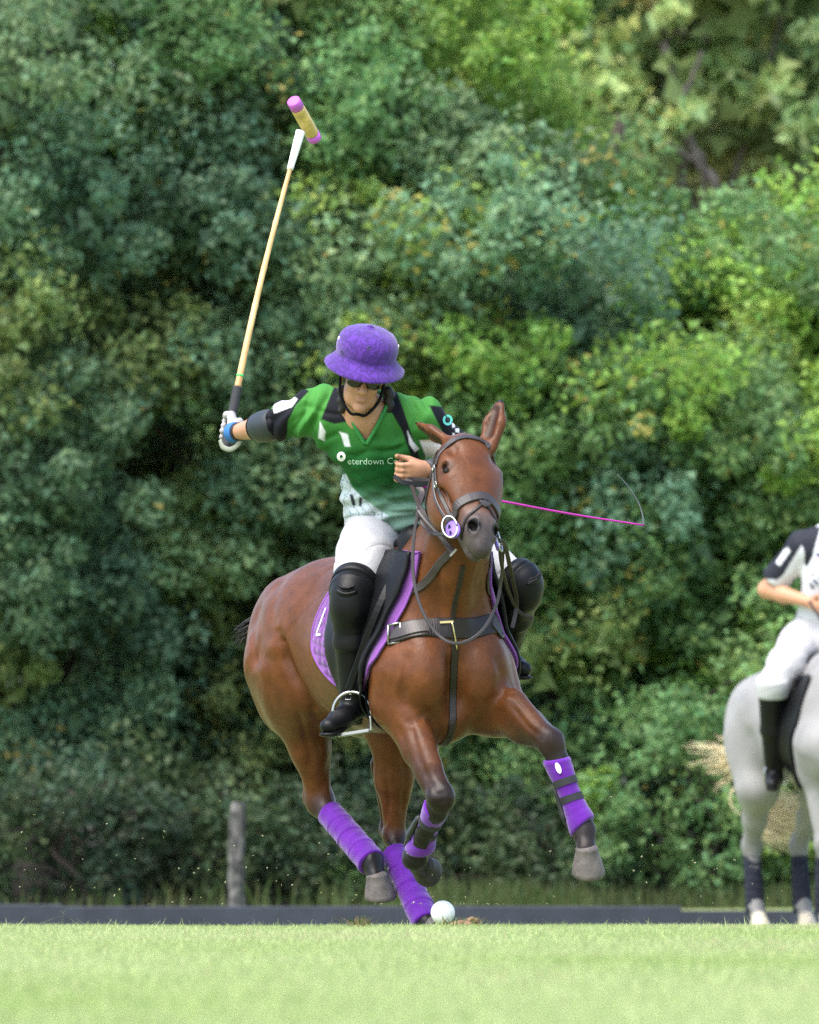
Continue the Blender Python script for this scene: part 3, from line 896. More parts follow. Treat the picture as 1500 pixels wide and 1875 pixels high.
def head_prims(B, HD, RHD, MUZ):
    # head
    B.el(HD(0.05, 0, -0.055), (0.10, 0.092, 0.085), RHD, 0.04)
    B.el(HD(0.15, 0, -0.045), (0.15, 0.106, 0.072), RHD, 0.05)
    for s in (1, -1):
        B.el(HD(0.150, 0.096 * s, -0.022), (0.055, 0.026, 0.022), RHD, 0.035)     # brow over the eye
        B.el(HD(0.205, 0.062 * s, -0.115), (0.150, 0.052, 0.115), RHD, 0.05)      # jowl
        B.rc(HD(0.22, 0.086 * s, -0.055), HD(0.37, 0.050 * s, -0.045), 0.026, 0.016, 0.04)   # facial crest
    B.rc(HD(0.17, 0, -0.055), HD(0.40, 0, -0.034), 0.074, 0.038, 0.05)              # nasal bone
    B.rc(HD(0.25, 0, -0.110), HD(0.44, 0, -0.090), 0.078, 0.052, 0.05)              # jaw bars
    B.el(HD(0.440, 0, -0.050), (0.070, 0.046, 0.044), RHD, 0.04, MUZ)
    B.el(HD(0.495, 0, -0.060), (0.055, 0.044, 0.036), RHD, 0.025, MUZ)              # upper lip
    B.el(HD(0.520, 0, -0.068), (0.032, 0.034, 0.028), RHD, 0.015, MUZ * 0.8)
    B.el(HD(0.480, 0, -0.112), (0.050, 0.037, 0.025), RHD, 0.012, MUZ * 0.5)        # chin
    for s in (1, -1):
        B.el(HD(0.442, 0.040 * s, -0.030), (0.046, 0.022, 0.027), RHD, 0.018, MUZ)  # nostril wing
        B.rc(HD(0.420, 0.030 * s, -0.008), HD(0.462, 0.053 * s, -0.016), 0.011, 0.013, 0.012, MUZ)
        B.rc(HD(0.435, 0.047 * s, -0.005), HD(0.466, 0.052 * s, -0.012), 0.011, 0.018, 0.006, sub=True)
        B.rc(HD(0.456, 0.050 * s, -0.008), HD(0.430, 0.040 * s, -0.055), 0.016, 0.010, 0.004, sub=True)
        B.el(HD(0.172, 0.108 * s, -0.020), (0.027, 0.020, 0.017), RHD, 0.008, sub=True)
        B.el(HD(0.31, 0.098 * s, -0.072), (0.08, 0.020, 0.014), RHD, 0.03, sub=True)
        B.rc(HD(0.148, 0.100 * s, -0.018), HD(0.182, 0.112 * s, -0.010), 0.009, 0.007, 0.008)
        B.el(HD(0.085, 0.088 * s, 0.006), (0.028, 0.016, 0.012), RHD, 0.025, sub=True)  # hollow over the eye
    B.rc(HD(0.515, -0.06, -0.096), HD(0.515, 0.06, -0.096), 0.004, 0.004, 0.006, sub=True)
def ear_prims(B, base, tip, fwd, r):
    # ears
    ax = nrm(tip - base); fl = nrm(fwd - ax * np.dot(fwd, ax))
    L = np.linalg.norm(tip - base)
    m = base + ax * L * 0.42
    B.rc(base - ax * 0.02, m, r * 0.80, r, 0.02, flat=(fl, 0.62))
    B.rc(m, base + ax * L * 0.78, r, r * 0.52, 0.01, flat=(fl, 0.55))
    B.rc(base + ax * L * 0.76, tip, r * 0.55, 0.004, 0.01, flat=(fl, 0.6))
    B.rc(base + ax * L * 0.12 + fl * r * 0.55, base + ax * L * 0.66 + fl * r * 0.42, r * 0.62, r * 0.42, 0.008, flat=(fl, 0.55), sub=True)

def build_bay():
    B = Body(0.0077)
    trunk_prims(B, H, RH, rotf, HS)
    head_prims(B, HD, RHD, MUZ)
    ear_prims(B, P(897, 808, -0.27), P(918, 728, -0.20), V(-0.55, -0.85, 0.1), 0.047)
    ear_prims(B, P(820, 810, -0.27), P(758, 773, -0.16), V(-0.10, -0.60, -0.80), 0.042)
    # forelock stub / poll
    # legs ------------------------------------------------------------
    def leg(pts, k=0.03):
        for (a, ra, ca), (b, rb, cb) in zip(pts[:-1], pts[1:]):
            B.rc(a, b, ra, rb, k, None if ca is None and cb is None else (ca if ca is not None else cb))
    # right hind (picture left, lifted)
    hip = H(-0.74, 0.15, 0.96)
    st, hk, ft = P(545, 1245, 0.90), P(588, 1468, 1.00), P(680, 1576, 0.72)
    leg([(hip, 0.17, BAY), (st, 0.125, BAY), ((st * 0.45 + hk * 0.55), 0.066, BAY), (hk, 0.041, BAYD)], 0.06)
    B.rc(hk, P(572, 1462, 1.07), 0.040, 0.028, 0.03, BAYD)
    B.rc(P(552, 1330, 1.02), P(572, 1462, 1.07), 0.05, 0.018, 0.04, BAY)
    B.rc(hk, P(606, 1494, 0.94), 0.048, 0.040, 0.03, DRK)
    B.rc(P(606, 1494, 0.94), ft, 0.036, 0.034, 0.02, BLK)
    B.el(ft, 0.045, k=0.02, col=BLK)
    B.rc(ft, P(690, 1610, 0.68), 0.036, 0.036, 0.02, BLK)
    # left hind (planted under the body)
    hip2 = H(-0.72, -0.15, 0.96)
    st2, hk2, ft2 = P(722, 1310, 0.80), P(722, 1530, 0.90), P(780, 1686, 0.60)
    leg([(hip2, 0.17, BAY), (st2, 0.12, BAY), ((st2 * 0.45 + hk2 * 0.55), 0.064, BAY), (hk2, 0.040, BAYD)], 0.06)
    B.rc(hk2, P(708, 1522, 0.97), 0.038, 0.028, 0.03, DRK)
    B.rc(P(700, 1400, 0.98), P(708, 1522, 0.97), 0.045, 0.018, 0.04, BAYD)
    B.rc(hk2, ft2, 0.042, 0.034, 0.02, BLK)
    B.el(ft2, 0.043, k=0.02, col=BLK)
    B.rc(ft2, P(796, 1700, 0.54), 0.036, 0.040, 0.02, BLK)
    # right fore (picture left, knee bent)
    el, kn, ff = P(731, 1285, -0.02), P(807, 1460, -0.26), P(760, 1570, 0.0)
    B.rc(H(0.34, 0.145, 0.92), el, 0.12, 0.098, 0.06)
    B.rc(el, el * 0.5 + kn * 0.5, 0.092, 0.060, 0.04, BAY)
    B.rc(el * 0.5 + kn * 0.5, kn, 0.060, 0.043, 0.03, DRK * 0.5 + BAYD * 0.5)
    B.rc(P(750, 1300, -0.10), P(790, 1400, -0.22), 0.052, 0.028, 0.04, BAY)
    B.el(kn, (0.045, 0.048, 0.052), k=0.02, col=BLK)
    B.rc(kn, P(800, 1486, -0.22), 0.042, 0.036, 0.02, BLK)
    B.rc(P(800, 1482, -0.22), ff, 0.034, 0.033, 0.02, BLK)
    B.el(ff, 0.044, k=0.02, col=BLK)
    B.rc(ff, P(772, 1590, 0.08), 0.036, 0.038, 0.02, BLK)
    # left fore (picture right, reaching out)
    el2, kn2, ff2 = P(905, 1292, 0.06), P(1006, 1358, -0.20), P(1070, 1522, -0.20)
    B.rc(H(0.34, -0.155, 0.92), el2, 0.125, 0.110, 0.06)
    B.rc(el2, el2 * 0.45 + kn2 * 0.55, 0.105, 0.070, 0.04, BAY)
    B.rc(el2 * 0.45 + kn2 * 0.55, kn2, 0.070, 0.049, 0.03, DRK * 0.6 + BAYD * 0.4)
    B.rc(P(940, 1285, -0.10), P(985, 1335, -0.20), 0.055, 0.032, 0.04, BAY)
    B.el(kn2, (0.048, 0.048, 0.054), k=0.02, col=DRK * 0.8)
    B.rc(kn2, P(1022, 1395, -0.20), 0.046, 0.038, 0.02, DRK * 0.8)
    B.rc(P(1022, 1395, -0.20), ff2, 0.034, 0.033, 0.02, BLK)
    B.el(ff2, 0.043, k=0.02, col=DRK * 0.7)
    B.rc(ff2, P(1074, 1556, -0.24), 0.034, 0.035, 0.02, DRK * 0.8)
    # tail dock
    B.rc(H(-1.02, 0, 1.10), H(-1.10, 0.02, 0.98), 0.05, 0.035, 0.04, BAYD)
    crease_prims(B, H)
    A_, B_ = (0.2, 1.6), (-0.5, 0.45)
    muscle = [([(512, 1160), (526, 1204), (542, 1242), (562, 1280), (580, 1312)], 0.024, 7, A_),
              ([(476, 1100), (467, 1140), (464, 1180), (472, 1222)], 0.010, 6, A_),
              ([(530, 1040), (510, 1076), (498, 1110), (500, 1150)], 0.007, 8, A_),
              ([(484, 1226), (484, 1226)], -0.014, 22, A_), ([(497, 1186), (497, 1186)], -0.008, 18, A_),
              ([(540, 1088), (548, 1130)], -0.008, 16, A_), ([(545, 1300), (560, 1350), (572, 1400)], 0.006, 6, A_),
              ([(830, 1190), (829, 1240), (828, 1330)], 0.020, 11, B_),
              ([(748, 1185), (736, 1230), (742, 1285)], 0.010, 9, B_), ([(906, 1190), (920, 1235), (912, 1280)], 0.010, 9, B_),
              ([(778, 1240), (786, 1262)], -0.008, 22, B_), ([(880, 1236), (876, 1262)], -0.008, 20, B_),
              ([(898, 1285), (925, 1266), (952, 1262)], 0.012, 8, B_), ([(758, 1322), (782, 1308), (800, 1335)], 0.010, 8, B_),
              ([(750, 1322), (768, 1388), (786, 1432)], 0.008, 6, B_), ([(733, 1335), (748, 1392)], 0.005, 5, B_),
              ([(935, 1290), (965, 1330), (990, 1350)], 0.007, 6, B_),
              ([(798, 1035), (800, 1090), (814, 1142)], 0.011, 9, B_), ([(884, 1040), (880, 1090), (866, 1142)], 0.010, 9, B_),
              ([(842, 1060), (838, 1130)], -0.008, 14, B_), ([(765, 1100), (778, 1130)], 0.006, 8, B_),
              ([(700, 1520), (712, 1470), (704, 1400)], 0.007, 5, A_), ([(735, 1350), (745, 1430), (738, 1500)], 0.006, 6, A_),
              ([(792, 1440), (800, 1455), (815, 1452)], 0.004, 4, B_), ([(800, 1470), (818, 1466)], 0.004, 4, B_)]
    def disp(v, n):
        region = np.clip(sn(v, 4.1, 4.3, 3.1, 2.7) * 1.6 + 0.2, 0, 1)
        vein = np.exp(-(sn(v, 12, 12, 7.5, 0.9) / 0.055) ** 2) * region
        groove = np.exp(-(sn(v, 7.5, 7.5, 5.0, 3.3) / 0.10) ** 2)
        hd_ = np.linalg.norm(v - HD(0.28, 0, -0.05), axis=1)
        soft = np.clip((hd_ - 0.25) / 0.1, 0.25, 1)
        return soft * (0.0055 * sn(v, 12, 12, 7.5, 0.3) + 0.0024 * sn(v, 33, 30, 18, 2.1) - 0.004 * groove) + 0.0026 * vein + grooves(v, n, muscle)
    def colfn(v, c, n):
        k = (sn(v, 7, 7, 6, 1.0) * 0.5 + 0.5)[:, None]
        c = c * (0.86 + 0.28 * k)
        hv = v - hd_poll
        a = (hv @ HA) / HLs
        up = np.clip((a - 0.33) / 0.13, 0, 1)[:, None]
        inhead = (np.abs(hv @ HW) < 0.14) & (hv @ HN > -0.16) & (a > 0.2) & (a < 0.7)
        c = np.where(inhead[:, None], c * (1 - up) + MUZ * up * (0.9 + 0.4 * sn(v, 40, 40, 40)[:, None] * 0.5), c)
        for sg in (1, -1):
            nd_ = np.linalg.norm(v - HD(0.454, 0.049 * sg, -0.016), axis=1)
            c = c * np.clip((nd_ - 0.025) / 0.008, 0.05, 1)[:, None]
            ed = np.linalg.norm((v - HD(0.172, 0.100 * sg, -0.02)) * 1.0, axis=1)
            c = c * np.clip((ed - 0.016) / 0.022, 0.22, 1)[:, None]
        for eb, et in ((P(897, 808, -0.27), P(918, 728, -0.20)), (P(820, 810, -0.27), P(758, 773, -0.16))):
            t = np.clip(((v - eb) @ (et - eb)) / np.dot(et - eb, et - eb), 0, 1)
            dd = np.linalg.norm(v - eb - t[:, None] * (et - eb), axis=1)
            c = np.where(((dd < 0.022) & (t > 0.05) & (t < 0.8))[:, None], c * 0.35, c)
            c = np.where(((dd < 0.05) & (t > 0.86))[:, None], BLK, c)
        lip = (inhead & (a > 0.50))[:, None]
        return np.where(lip, c * 0.75, c)
    return body_obj("horse", B, BAY, MAT['coat'], None, 1, disp, colfn)
MAT['coat'] = mat_vcol("bay coat", 0.40, 0.22, bump=(70, 0.45, 0.004, 9, (1, 1, 0.4)), sheen=0.0, var=0.24, varscale=16)
MAT['eye'] = mat_plain("dark eye", (0.004, 0.0035, 0.003), 0.12, 0.4)
MAT['black_hair'] = mat_plain("black horse hair", (0.014, 0.012, 0.012), 0.5, 0.4, var=0.3)
bay = build_bay()
tag(bay, "bay polo horse galloping at the ball with black lower legs", "horse")
bay_bvh = bvh_of(bay)

for _s in (1, -1):
    py = []
    bm = bmesh.new(); bmesh.ops.create_uvsphere(bm, u_segments=20, v_segments=14, radius=0.0215)
    me = bpy.data.meshes.new("eye"); bm.to_mesh(me); bm.free()
    me.polygons.foreach_set("use_smooth", np.ones(len(me.polygons), bool))
    e = link_obj("eye", me, MAT['eye'], bay); e.location = HD(0.172, 0.0945 * _s, -0.0265)

MAT['hoof_dark'] = mat_plain("dark hoof horn", (0.022, 0.020, 0.020), 0.6, 0.4, bump=(60, 0.5, 0.003), var=0.35, varscale=30)
def hoof(name, top, bot, toe, r, mat, parent):
    """horn capsule: coronet ring flaring to a sloped sole, longer at the toe"""
    ax = nrm(bot - top); toe = nrm(toe - ax * np.dot(toe, ax)); sd = np.cross(ax, toe)
    L = np.linalg.norm(bot - top)
    prof = [(-0.16, 0.02, 0), (-0.15, 0.5, 0), (-0.08, 0.72, 0), (0.0, 0.83, 0), (0.05, 0.87, 0), (0.10, 0.84, 0.02), (0.30, 0.96, 0.08), (0.60, 1.12, 0.15), (0.82, 1.22, 0.20), (0.94, 1.24, 0.23), (1.0, 1.14, 0.23), (0.96, 0.85, 0.2), (0.92, 0.3, 0.15)]
    Vv, Ff, seg = [], [], 24
    for t, k, off in prof:
        for j in range(seg):
            a = 2 * math.pi * j / seg
            fr = 1.12 if math.cos(a) > 0 else 0.88
            lean = 0.12 * L * math.cos(a) * min(max(t, 0), 1)
            Vv.append(top + ax * (L * t + lean * 0.6) + r * k * (math.cos(a) * fr * toe + math.sin(a) * sd) + toe * off * r)
    for i in range(len(prof) - 1):
        for j in range(seg):
            Ff.append((i * seg + j, i * seg + (j + 1) % seg, (i + 1) * seg + (j + 1) % seg, (i + 1) * seg + j))
    Ff.append(tuple(range((len(prof) - 1) * seg, len(prof) * seg)))
    return py_obj(name, Vv, Ff, mat, parent, True)
hoof("hoof", P(690, 1602, 0.685), P(695, 1645, 0.70), V(0.35, -0.94, 0), 0.047, MAT['hoof'], bay)
hoof("hoof", P(797, 1692, 0.50), P(806, 1712, 0.45), V(0.35, -0.94, 0), 0.047, MAT['hoof'], bay)
hoof("hoof", P(776, 1582, 0.06), P(782, 1590, 0.14), V(0.2, -0.25, -0.95), 0.043, MAT['hoof_dark'], bay)
hoof("hoof", P(1074, 1552, -0.24), P(1076, 1600, -0.21), V(0.25, -0.97, 0), 0.048, MAT['hoof'], bay)
# ------------------------------------------------------------------ tack on the bay horse
def ray_side(f, u, s, bvh=None, frm=None):
    """hit of the horse's flank at (f, u), coming from side s"""
    b = bvh or bay_bvh
    Hh = frm or H
    o = Hh(f, s * 1.2, u); d = Hh(0, -s, 0) - Hh(0, 0, 0)
    hit = b.ray_cast(Vector(o), Vector(d))
    if hit[0] is None:
        hit = b.find_nearest(Vector(Hh(f, s * 0.05, u)))
    return np.array(hit[0]), np.array(hit[1])
def sheet(name, ff, side, u0, u1, nf, nu, lift, th, mat, parent, bump=None, bvh=None, frm=None):
    """panel laid on the flank: ff(u)->(rear f, front f); real thickness, rounded rim"""
    Vv = []; G = {}
    for i in range(nu + 1):
        u = u0 + (u1 - u0) * i / nu
        a, b = ff(u)
        for j in range(nf + 1):
            f = a + (b - a) * j / nf
            p, n = ray_side(f, u, side, bvh, frm)
            G[i, j] = (p, n, f, u)
    idx = {}
    for lay in (0, 1):
        for i in range(nu + 1):
            for j in range(nf + 1):
                p, n, f, u = G[i, j]
                nn = nrm(sum(G[min(max(i + a, 0), nu), min(max(j + b, 0), nf)][1] for a in (-1, 0, 1) for b in (-1, 0, 1)))
                k = lift if lay == 0 else lift + th * (1 + (bump(f, u) if bump else 0))
                idx[lay, i, j] = len(Vv); Vv.append(p + nn * k)
    F_ = []
    for i in range(nu):
        for j in range(nf):
            q = (idx[1, i, j], idx[1, i, j + 1], idx[1, i + 1, j + 1], idx[1, i + 1, j])
            F_.append(q); F_.append(tuple(idx[0, *x] for x in ((i, j), (i + 1, j), (i + 1, j + 1), (i, j + 1))))
    rim = [(0, j) for j in range(nf)] + [(i, nf) for i in range(nu)] + [(nu, j) for j in range(nf, 0, -1)] + [(i, 0) for i in range(nu, 0, -1)]
    for a, b in zip(rim, rim[1:] + rim[:1]):
        F_.append((idx[0, *a], idx[0, *b], idx[1, *b], idx[1, *a]))
    o = py_obj(name, Vv, F_, mat, parent, True)
    edge = [Vector(Vv[idx[1, *r]]) for r in rim]
    return o, [np.array(e) for e in edge], G

def pad_ff(u):
    t = min(max((u - 0.86) / (1.27 - 0.86), 0), 1)
    rear = -0.235 + 0.24 * max(0, 1 - t * 2.0) ** 1.8 + 0.03 * t
    return rear, float(np.interp(u, [0.86, 0.90, 0.97, 1.20, 1.36], [0.20, 0.31, 0.37, 0.430, 0.47]))
def quilt(f, u):
    a, b = pad_ff(u)
    if f < a + 0.02 or f > b - 0.10 or u < 0.872: return 0
    d1 = abs((f / 0.046) % 1.0 - 0.5) * 0.046
    d2 = abs(((u + 0.14 * f) / 0.034) % 1.0 - 0.5) * 0.034
    return 0.5 - 0.9 * max(math.exp(-(d1 / 0.006) ** 2), math.exp(-(d2 / 0.006) ** 2))
pad_root = empty("saddle_pad", H(0, 0, 1.25))
tag(pad_root, "purple quilted pad under the black saddle of the bay horse", "saddle pad")
def put(o, root):
    """keep the world place of o's geometry when parented to an offset empty"""
    o.parent = root
    o.matrix_parent_inverse = Matrix.Translation(root.location).inverted()
    return o
for s_ in (1, -1):
    o, edge, _ = sheet("quilted_panel", pad_ff, s_, 1.345, 0.86, 84, 66, 0.003, 0.010, MAT['purple_pad'], None, quilt)
    put(o, pad_root)
    put(tube("binding", edge + edge[:1], 0.0055, MAT['lilac'], None, 6), pad_root)
    if s_ == 1:
        # white stitched initial on the rear corner
        pts = [(-0.140, 1.150), (-0.150, 1.10), (-0.160, 1.058), (-0.140, 1.056), (-0.118, 1.058)]
        mk = strap("stitched_mark", [ray_side(f, u, 1)[0] + ray_side(f, u, 1)[1] * 0.019 for f, u in pts], 0.008, 0.002, MAT['white'], None, n=5, face=HS)
        put(mk, pad_root)
# saddle
saddle = empty("saddle", H(0, 0, 1.3))
tag(saddle, "black leather polo saddle with steel stirrups on the bay horse", "saddle")
def flap_ff(u):
    t = min(max((u - 0.78) / (1.24 - 0.78), 0), 1)
    return -0.10 + 0.13 * (1 - t), float(np.interp(u, [0.78, 0.84, 0.97, 1.20, 1.36], [0.22, 0.300, 0.335, 0.390, 0.43]))
for s_ in (1, -1):
    o, edge, _ = sheet("flap", flap_ff, s_, 1.345, 0.78, 22, 40, 0.026, 0.007, MAT['black_leather'], None)
    put(o, saddle)
    put(tube("flap_roll", edge[22:22 + 34], 0.009, MAT['black_leather'], None, 8), saddle)
    o, edge, _ = sheet("under_flap", lambda u: (0.04, 0.26), s_, 0.86, 0.70, 12, 14, 0.006, 0.006, MAT['black_cloth'], None)
    put(o, saddle)
SB = Body(0.008)
SB.rc(H(-0.33, 0, 1.375), H(-0.10, 0, 1.335), 0.055, 0.05, 0.05, flat=(HS, 2.6))
SB.rc(H(-0.10, 0, 1.335), H(0.18, 0, 1.39), 0.05, 0.045, 0.05, flat=(HS, 2.0))
SB.rc(H(-0.36, 0.07, 1.37), H(-0.36, -0.07, 1.37), 0.045, 0.045, 0.03)
SB.rc(H(0.22, 0.05, 1.40), H(0.22, -0.05, 1.40), 0.05, 0.05, 0.04)
SB.rc(H(0.22, 0.05, 1.40), H(0.21, 0.13, 1.23), 0.045, 0.03, 0.03)
SB.rc(H(0.22, -0.05, 1.40), H(0.21, -0.13, 1.23), 0.045, 0.03, 0.03)
put(body_obj("seat", SB, (0.012,) * 3, MAT['black_leather']), saddle)
for s_ in (1, -1):
    gp = [ray_side(0.06, u, s_)[0] for u in (0.92, 0.84, 0.76)] + [H(0.06, 0.05 * s_, 0.68)]
    put(strap("girth", gp, 0.085, 0.008, MAT['black_cloth'], None, bay_bvh, 0.003), saddle)
# stirrups: leather and iron, one per foot
def stirrup(top, mid, eye, foot_n, w, h, upv):
    n = nrm(foot_n); u = nrm(upv - n * np.dot(upv, n)); s = np.cross(u, n)
    put(strap("stirrup_leather", [top, mid, eye + u * 0.006], 0.027, 0.006, MAT['black_leather'], None, n=10, face=n, lift=0), saddle)
    A = np.linspace(-0.10 * math.pi, 1.10 * math.pi, 25)
    c = eye - u * (h * 0.52)
    arch = [c + s * (w / 2) * math.cos(a) + u * (h * 0.5) * math.sin(a) for a in A]
    base = [c - s * w * 0.475 - u * h * 0.18, c - s * w * 0.46 - u * h * 0.47, c - s * w * 0.40 - u * h * 0.5, c + s * w * 0.40 - u * h * 0.5, c + s * w * 0.46 - u * h * 0.47, c + s * w * 0.475 - u * h * 0.18]
    iron = put(tube("stirrup_iron", arch + base + arch[:1], 0.0065, MAT['steel'], None, 8, n), saddle)
    v, f = box_data(c - u * h * 0.49, (s, n, u), (w * 0.42, 0.026, 0.005))
    put(py_obj("stirrup_tread", v, f, MAT['steel'], None), saddle)
stirrup(P(733, 1030, 0.0), P(690, 1120, -0.075), P(639, 1266, 0.04), V(-0.25, -0.95, 0.05), 0.140, 0.150, V(-0.16, 0, 1))
stirrup(P(895, 1000, 0.32), P(905, 1110, 0.36), P(922, 1178, 0.40), V(0.30, -0.95, 0.05), 0.13, 0.145, V(0.05, 0, 1))

# bridle
bridle = empty("bridle", hd_poll)
tag(bridle, "brown leather bridle with noseband and reins on the bay horse", "bridle")
def bs(name, pts, w, th, mat=None, on=True, lift=0.002, n=8, face=None, taper=None):
    return put(strap(name, pts, w, th, mat or MAT['brown_leather'], None, bay_bvh if on else None, lift, n, face, taper), bridle)
bs("browband", [HD(0.105, -0.125, -0.07), HD(0.06, -0.11, -0.03), HD(0.028, -0.06, 0.01), HD(0.018, 0, 0.03), HD(0.028, 0.06, 0.01), HD(0.06, 0.11, -0.03), HD(0.105, 0.125, -0.07)], 0.024, 0.005, MAT['grey_leather'])
bs("headpiece", [HD(0.10, -0.12, -0.075), HD(0.03, -0.10, -0.09), HD(-0.035, 0, -0.09), HD(0.03, 0.10, -0.09), HD(0.10, 0.12, -0.075)], 0.022, 0.005)
for s_ in (1, -1):
    w = -s_
    bs("cheekpiece", [HD(0.10, 0.125 * w, -0.075), HD(0.20, 0.125 * w, -0.085), HD(0.30, 0.10 * w, -0.085), HD(0.385, 0.085 * w, -0.085)], 0.016, 0.005)
    bs("cheekpiece", [HD(0.10, 0.13 * w, -0.095), HD(0.20, 0.13 * w, -0.11), HD(0.31, 0.10 * w, -0.11), HD(0.36, 0.085 * w, -0.105)], 0.013, 0.005, MAT['grey_leather'])
    bs("throat_strap", [HD(0.06, 0.12 * w, -0.09), HD(0.15, 0.12 * w, -0.16), HD(0.21, 0.07 * w, -0.23), HD(0.22, 0, -0.24)], 0.013, 0.004)
    for a_ in (0.115, 0.205):
        p, nn_, _i, _d = bay_bvh.find_nearest(Vector(HD(a_, 0.13 * w, -0.08)))
        put(ring("cheek_buckle", np.array(p) + np.array(nn_) * 0.009, np.array(nn_), 0.011, 0.0028, MAT['steel'], None, 12, up=HA), bridle)
    # bit: loose ring with a purple rubber guard
    c = HD(0.415, 0.088 * w, -0.085)
    put(ring("bit_ring", c + HW * w * 0.012, nrm(HW * w * 0.6 + HN * 0.75), 0.038, 0.0042, MAT['steel'], None, 26, (0.70, 1.35), HA), bridle)
    gn = nrm(HW * w * 0.75 + HN * 0.65)
    gs, gu = frame(gn, HA)
    gv, gf = tube_data([c - gn * 0.006 + HA * 0.01, c - gn * 0.003 + HA * 0.01, c + gn * 0.003 + HA * 0.01, c + gn * 0.005 + HA * 0.01], [0.030, 0.034, 0.034, 0.030], 20, HA, (0.80, 1.2))
    put(py_obj("bit_guard", gv, gf, MAT['bit_purple'], None, True) if 'bit_purple' in MAT else py_obj("bit_guard", gv, gf, MAT.setdefault('bit_purple', mat_plain("purple rubber", (0.14, 0.075, 0.38), 0.45, 0.4)), None, True), bridle)
bs("noseband", [HD(0.42, -0.075, -0.16), HD(0.375, -0.095, -0.10), HD(0.335, -0.075, -0.03), HD(0.315, 0, 0.02), HD(0.335, 0.075, -0.03), HD(0.375, 0.095, -0.10), HD(0.42, 0.075, -0.16)], 0.034, 0.007, MAT['grey_leather'], n=10)
bs("drop_strap", [HD(0.455, -0.06, -0.10), HD(0.405, -0.055, -0.02), HD(0.352, 0, 0.02), HD(0.405, 0.055, -0.02), HD(0.455, 0.06, -0.10)], 0.012, 0.005, n=10)
bs("nose_rosette", [HD(0.345, -0.024, 0.02), HD(0.352, 0, 0.02), HD(0.345, 0.024, 0.02)], 0.034, 0.010, MAT['grey_leather'], n=6, taper=(0.2, 1, 0.2))
bitL = HD(0.415, -0.10, -0.085); bitR = HD(0.415, 0.10, -0.085)
HAND = P(742, 868, -0.02)
# reins: two a side run to the bridle hand, the buckle end hangs in a loop
bs("rein", [bitL, P(795, 958, -0.30), P(768, 925, -0.18), P(752, 884, -0.06), HAND], 0.015, 0.004, None, False, n=10)
bs("rein", [bitL + HA * 0.03, P(790, 975, -0.26), P(765, 940, -0.16), P(778, 905, -0.10), P(788, 882, -0.08), P(745, 876, -0.04)], 0.015, 0.004, None, False, n=10)
bs("rein", [P(830, 1012, -0.32), P(800, 972, -0.26), P(768, 932, -0.18), P(772, 898, -0.10), P(742, 880, -0.05)], 0.022, 0.005, MAT['grey_leather'], False, n=10)
bs("rein", [P(800, 882, -0.14), P(775, 886, -0.10), P(740, 884, -0.06), P(722, 872, -0.04)], 0.018, 0.004, MAT['black_leather'], False, n=8)
bs("rein", [bitR, P(925, 1000, -0.38), P(938, 1060, -0.12), P(946, 1105, -0.02), P(938, 1150, -0.04)], 0.016, 0.004, None, False, n=10)
bs("rein", [bitR + HA * 0.03, P(918, 1030, -0.32), P(930, 1080, -0.10), P(950, 1120, 0.0), P(975, 1132, 0.02)], 0.013, 0.004, None, False, n=10)
bs("rein_loop", [P(768, 925, -0.18), P(758, 985, -0.20), P(757, 1050, -0.22), P(770, 1110, -0.24), P(800, 1160, -0.26), P(838, 1178, -0.28), P(880, 1158, -0.27), P(908, 1110, -0.24), P(918, 1060, -0.24), P(922, 1000, -0.36)], 0.012, 0.005, MAT['grey_leather'], False, n=8)
p_ = P(830, 1012, -0.32)
v, f = box_data(p_, (nrm(V(1, 0, -0.9)), V(0, 1, 0), nrm(V(0.9, 0, 1))), (0.004, 0.006, 0.017))
put(py_obj("rein_clip", v, f, MAT['steel'], None), bridle)

# breastplate
bp = empty("breastplate", P(828, 1155, -0.2))
tag(bp, "brown leather breastplate strap with steel buckle across the bay chest", "breastplate")
def sp(name, pts, w, th, mat=None, lift=0.003, n=8, taper=None, on=True):
    return put(strap(name, pts, w, th, mat or MAT['grey_leather'], None, bay_bvh if on else None, lift, n, None, taper), bp)
def front(px, py):
    """point on the chest seen at that place of the photograph"""
    a = P(px, py, -3.0); b = P(px, py, 3.0)
    h_ = bay_bvh.ray_cast(Vector(a), Vector(nrm(b - a)))
    return np.array(h_[0]) if h_[0] is not None else P(px, py, -0.05)
chest = [front(690, 1172), front(720, 1162), front(760, 1152), front(800, 1150), front(828, 1150), front(870, 1150), front(910, 1144), front(940, 1138), ray_side(0.30, 1.06, -1)[0]]
sp("chest_strap", chest, 0.074, 0.008, MAT['brown_leather'], 0.004)
sp("chest_strap_facing", [front(716, 1161), front(745, 1154), front(785, 1150)], 0.056, 0.006, None, 0.012, taper=(1, 1, 0.9))
bc = front(722, 1160) + V(0, -0.022, 0)
for a, b in (((-0.024, -0.034), (0.024, -0.034)), ((0.024, -0.034), (0.024, 0.034)), ((0.024, 0.034), (-0.024, 0.034)), ((-0.024, 0.034), (-0.024, -0.034))):
    ax = V(0.92, -0.35, 0.18)
    put(tube("buckle_bar", [bc + ax * a[0] + V(0, 0, a[1]), bc + ax * b[0] + V(0, 0, b[1])], 0.0042, MAT['steel'], None, 8), bp)
sp("martingale_strap", [front(848, 1035), front(840, 1075), front(832, 1110), front(828, 1140)], 0.018, 0.005, MAT['brown_leather'])
sp("martingale_strap", [front(829, 1158), front(832, 1185), front(830, 1240), front(829, 1290), front(828, 1325), H(0.36, 0, 0.655), H(0.20, 0, 0.66)], 0.026, 0.005, MAT['brown_leather'], 0.003)
v, f = box_data(front(818, 1139) + V(0, -0.014, 0), (V(1, 0, 0.05), V(0, 1, 0), V(-0.05, 0, 1)), (0.024, 0.004, 0.004))
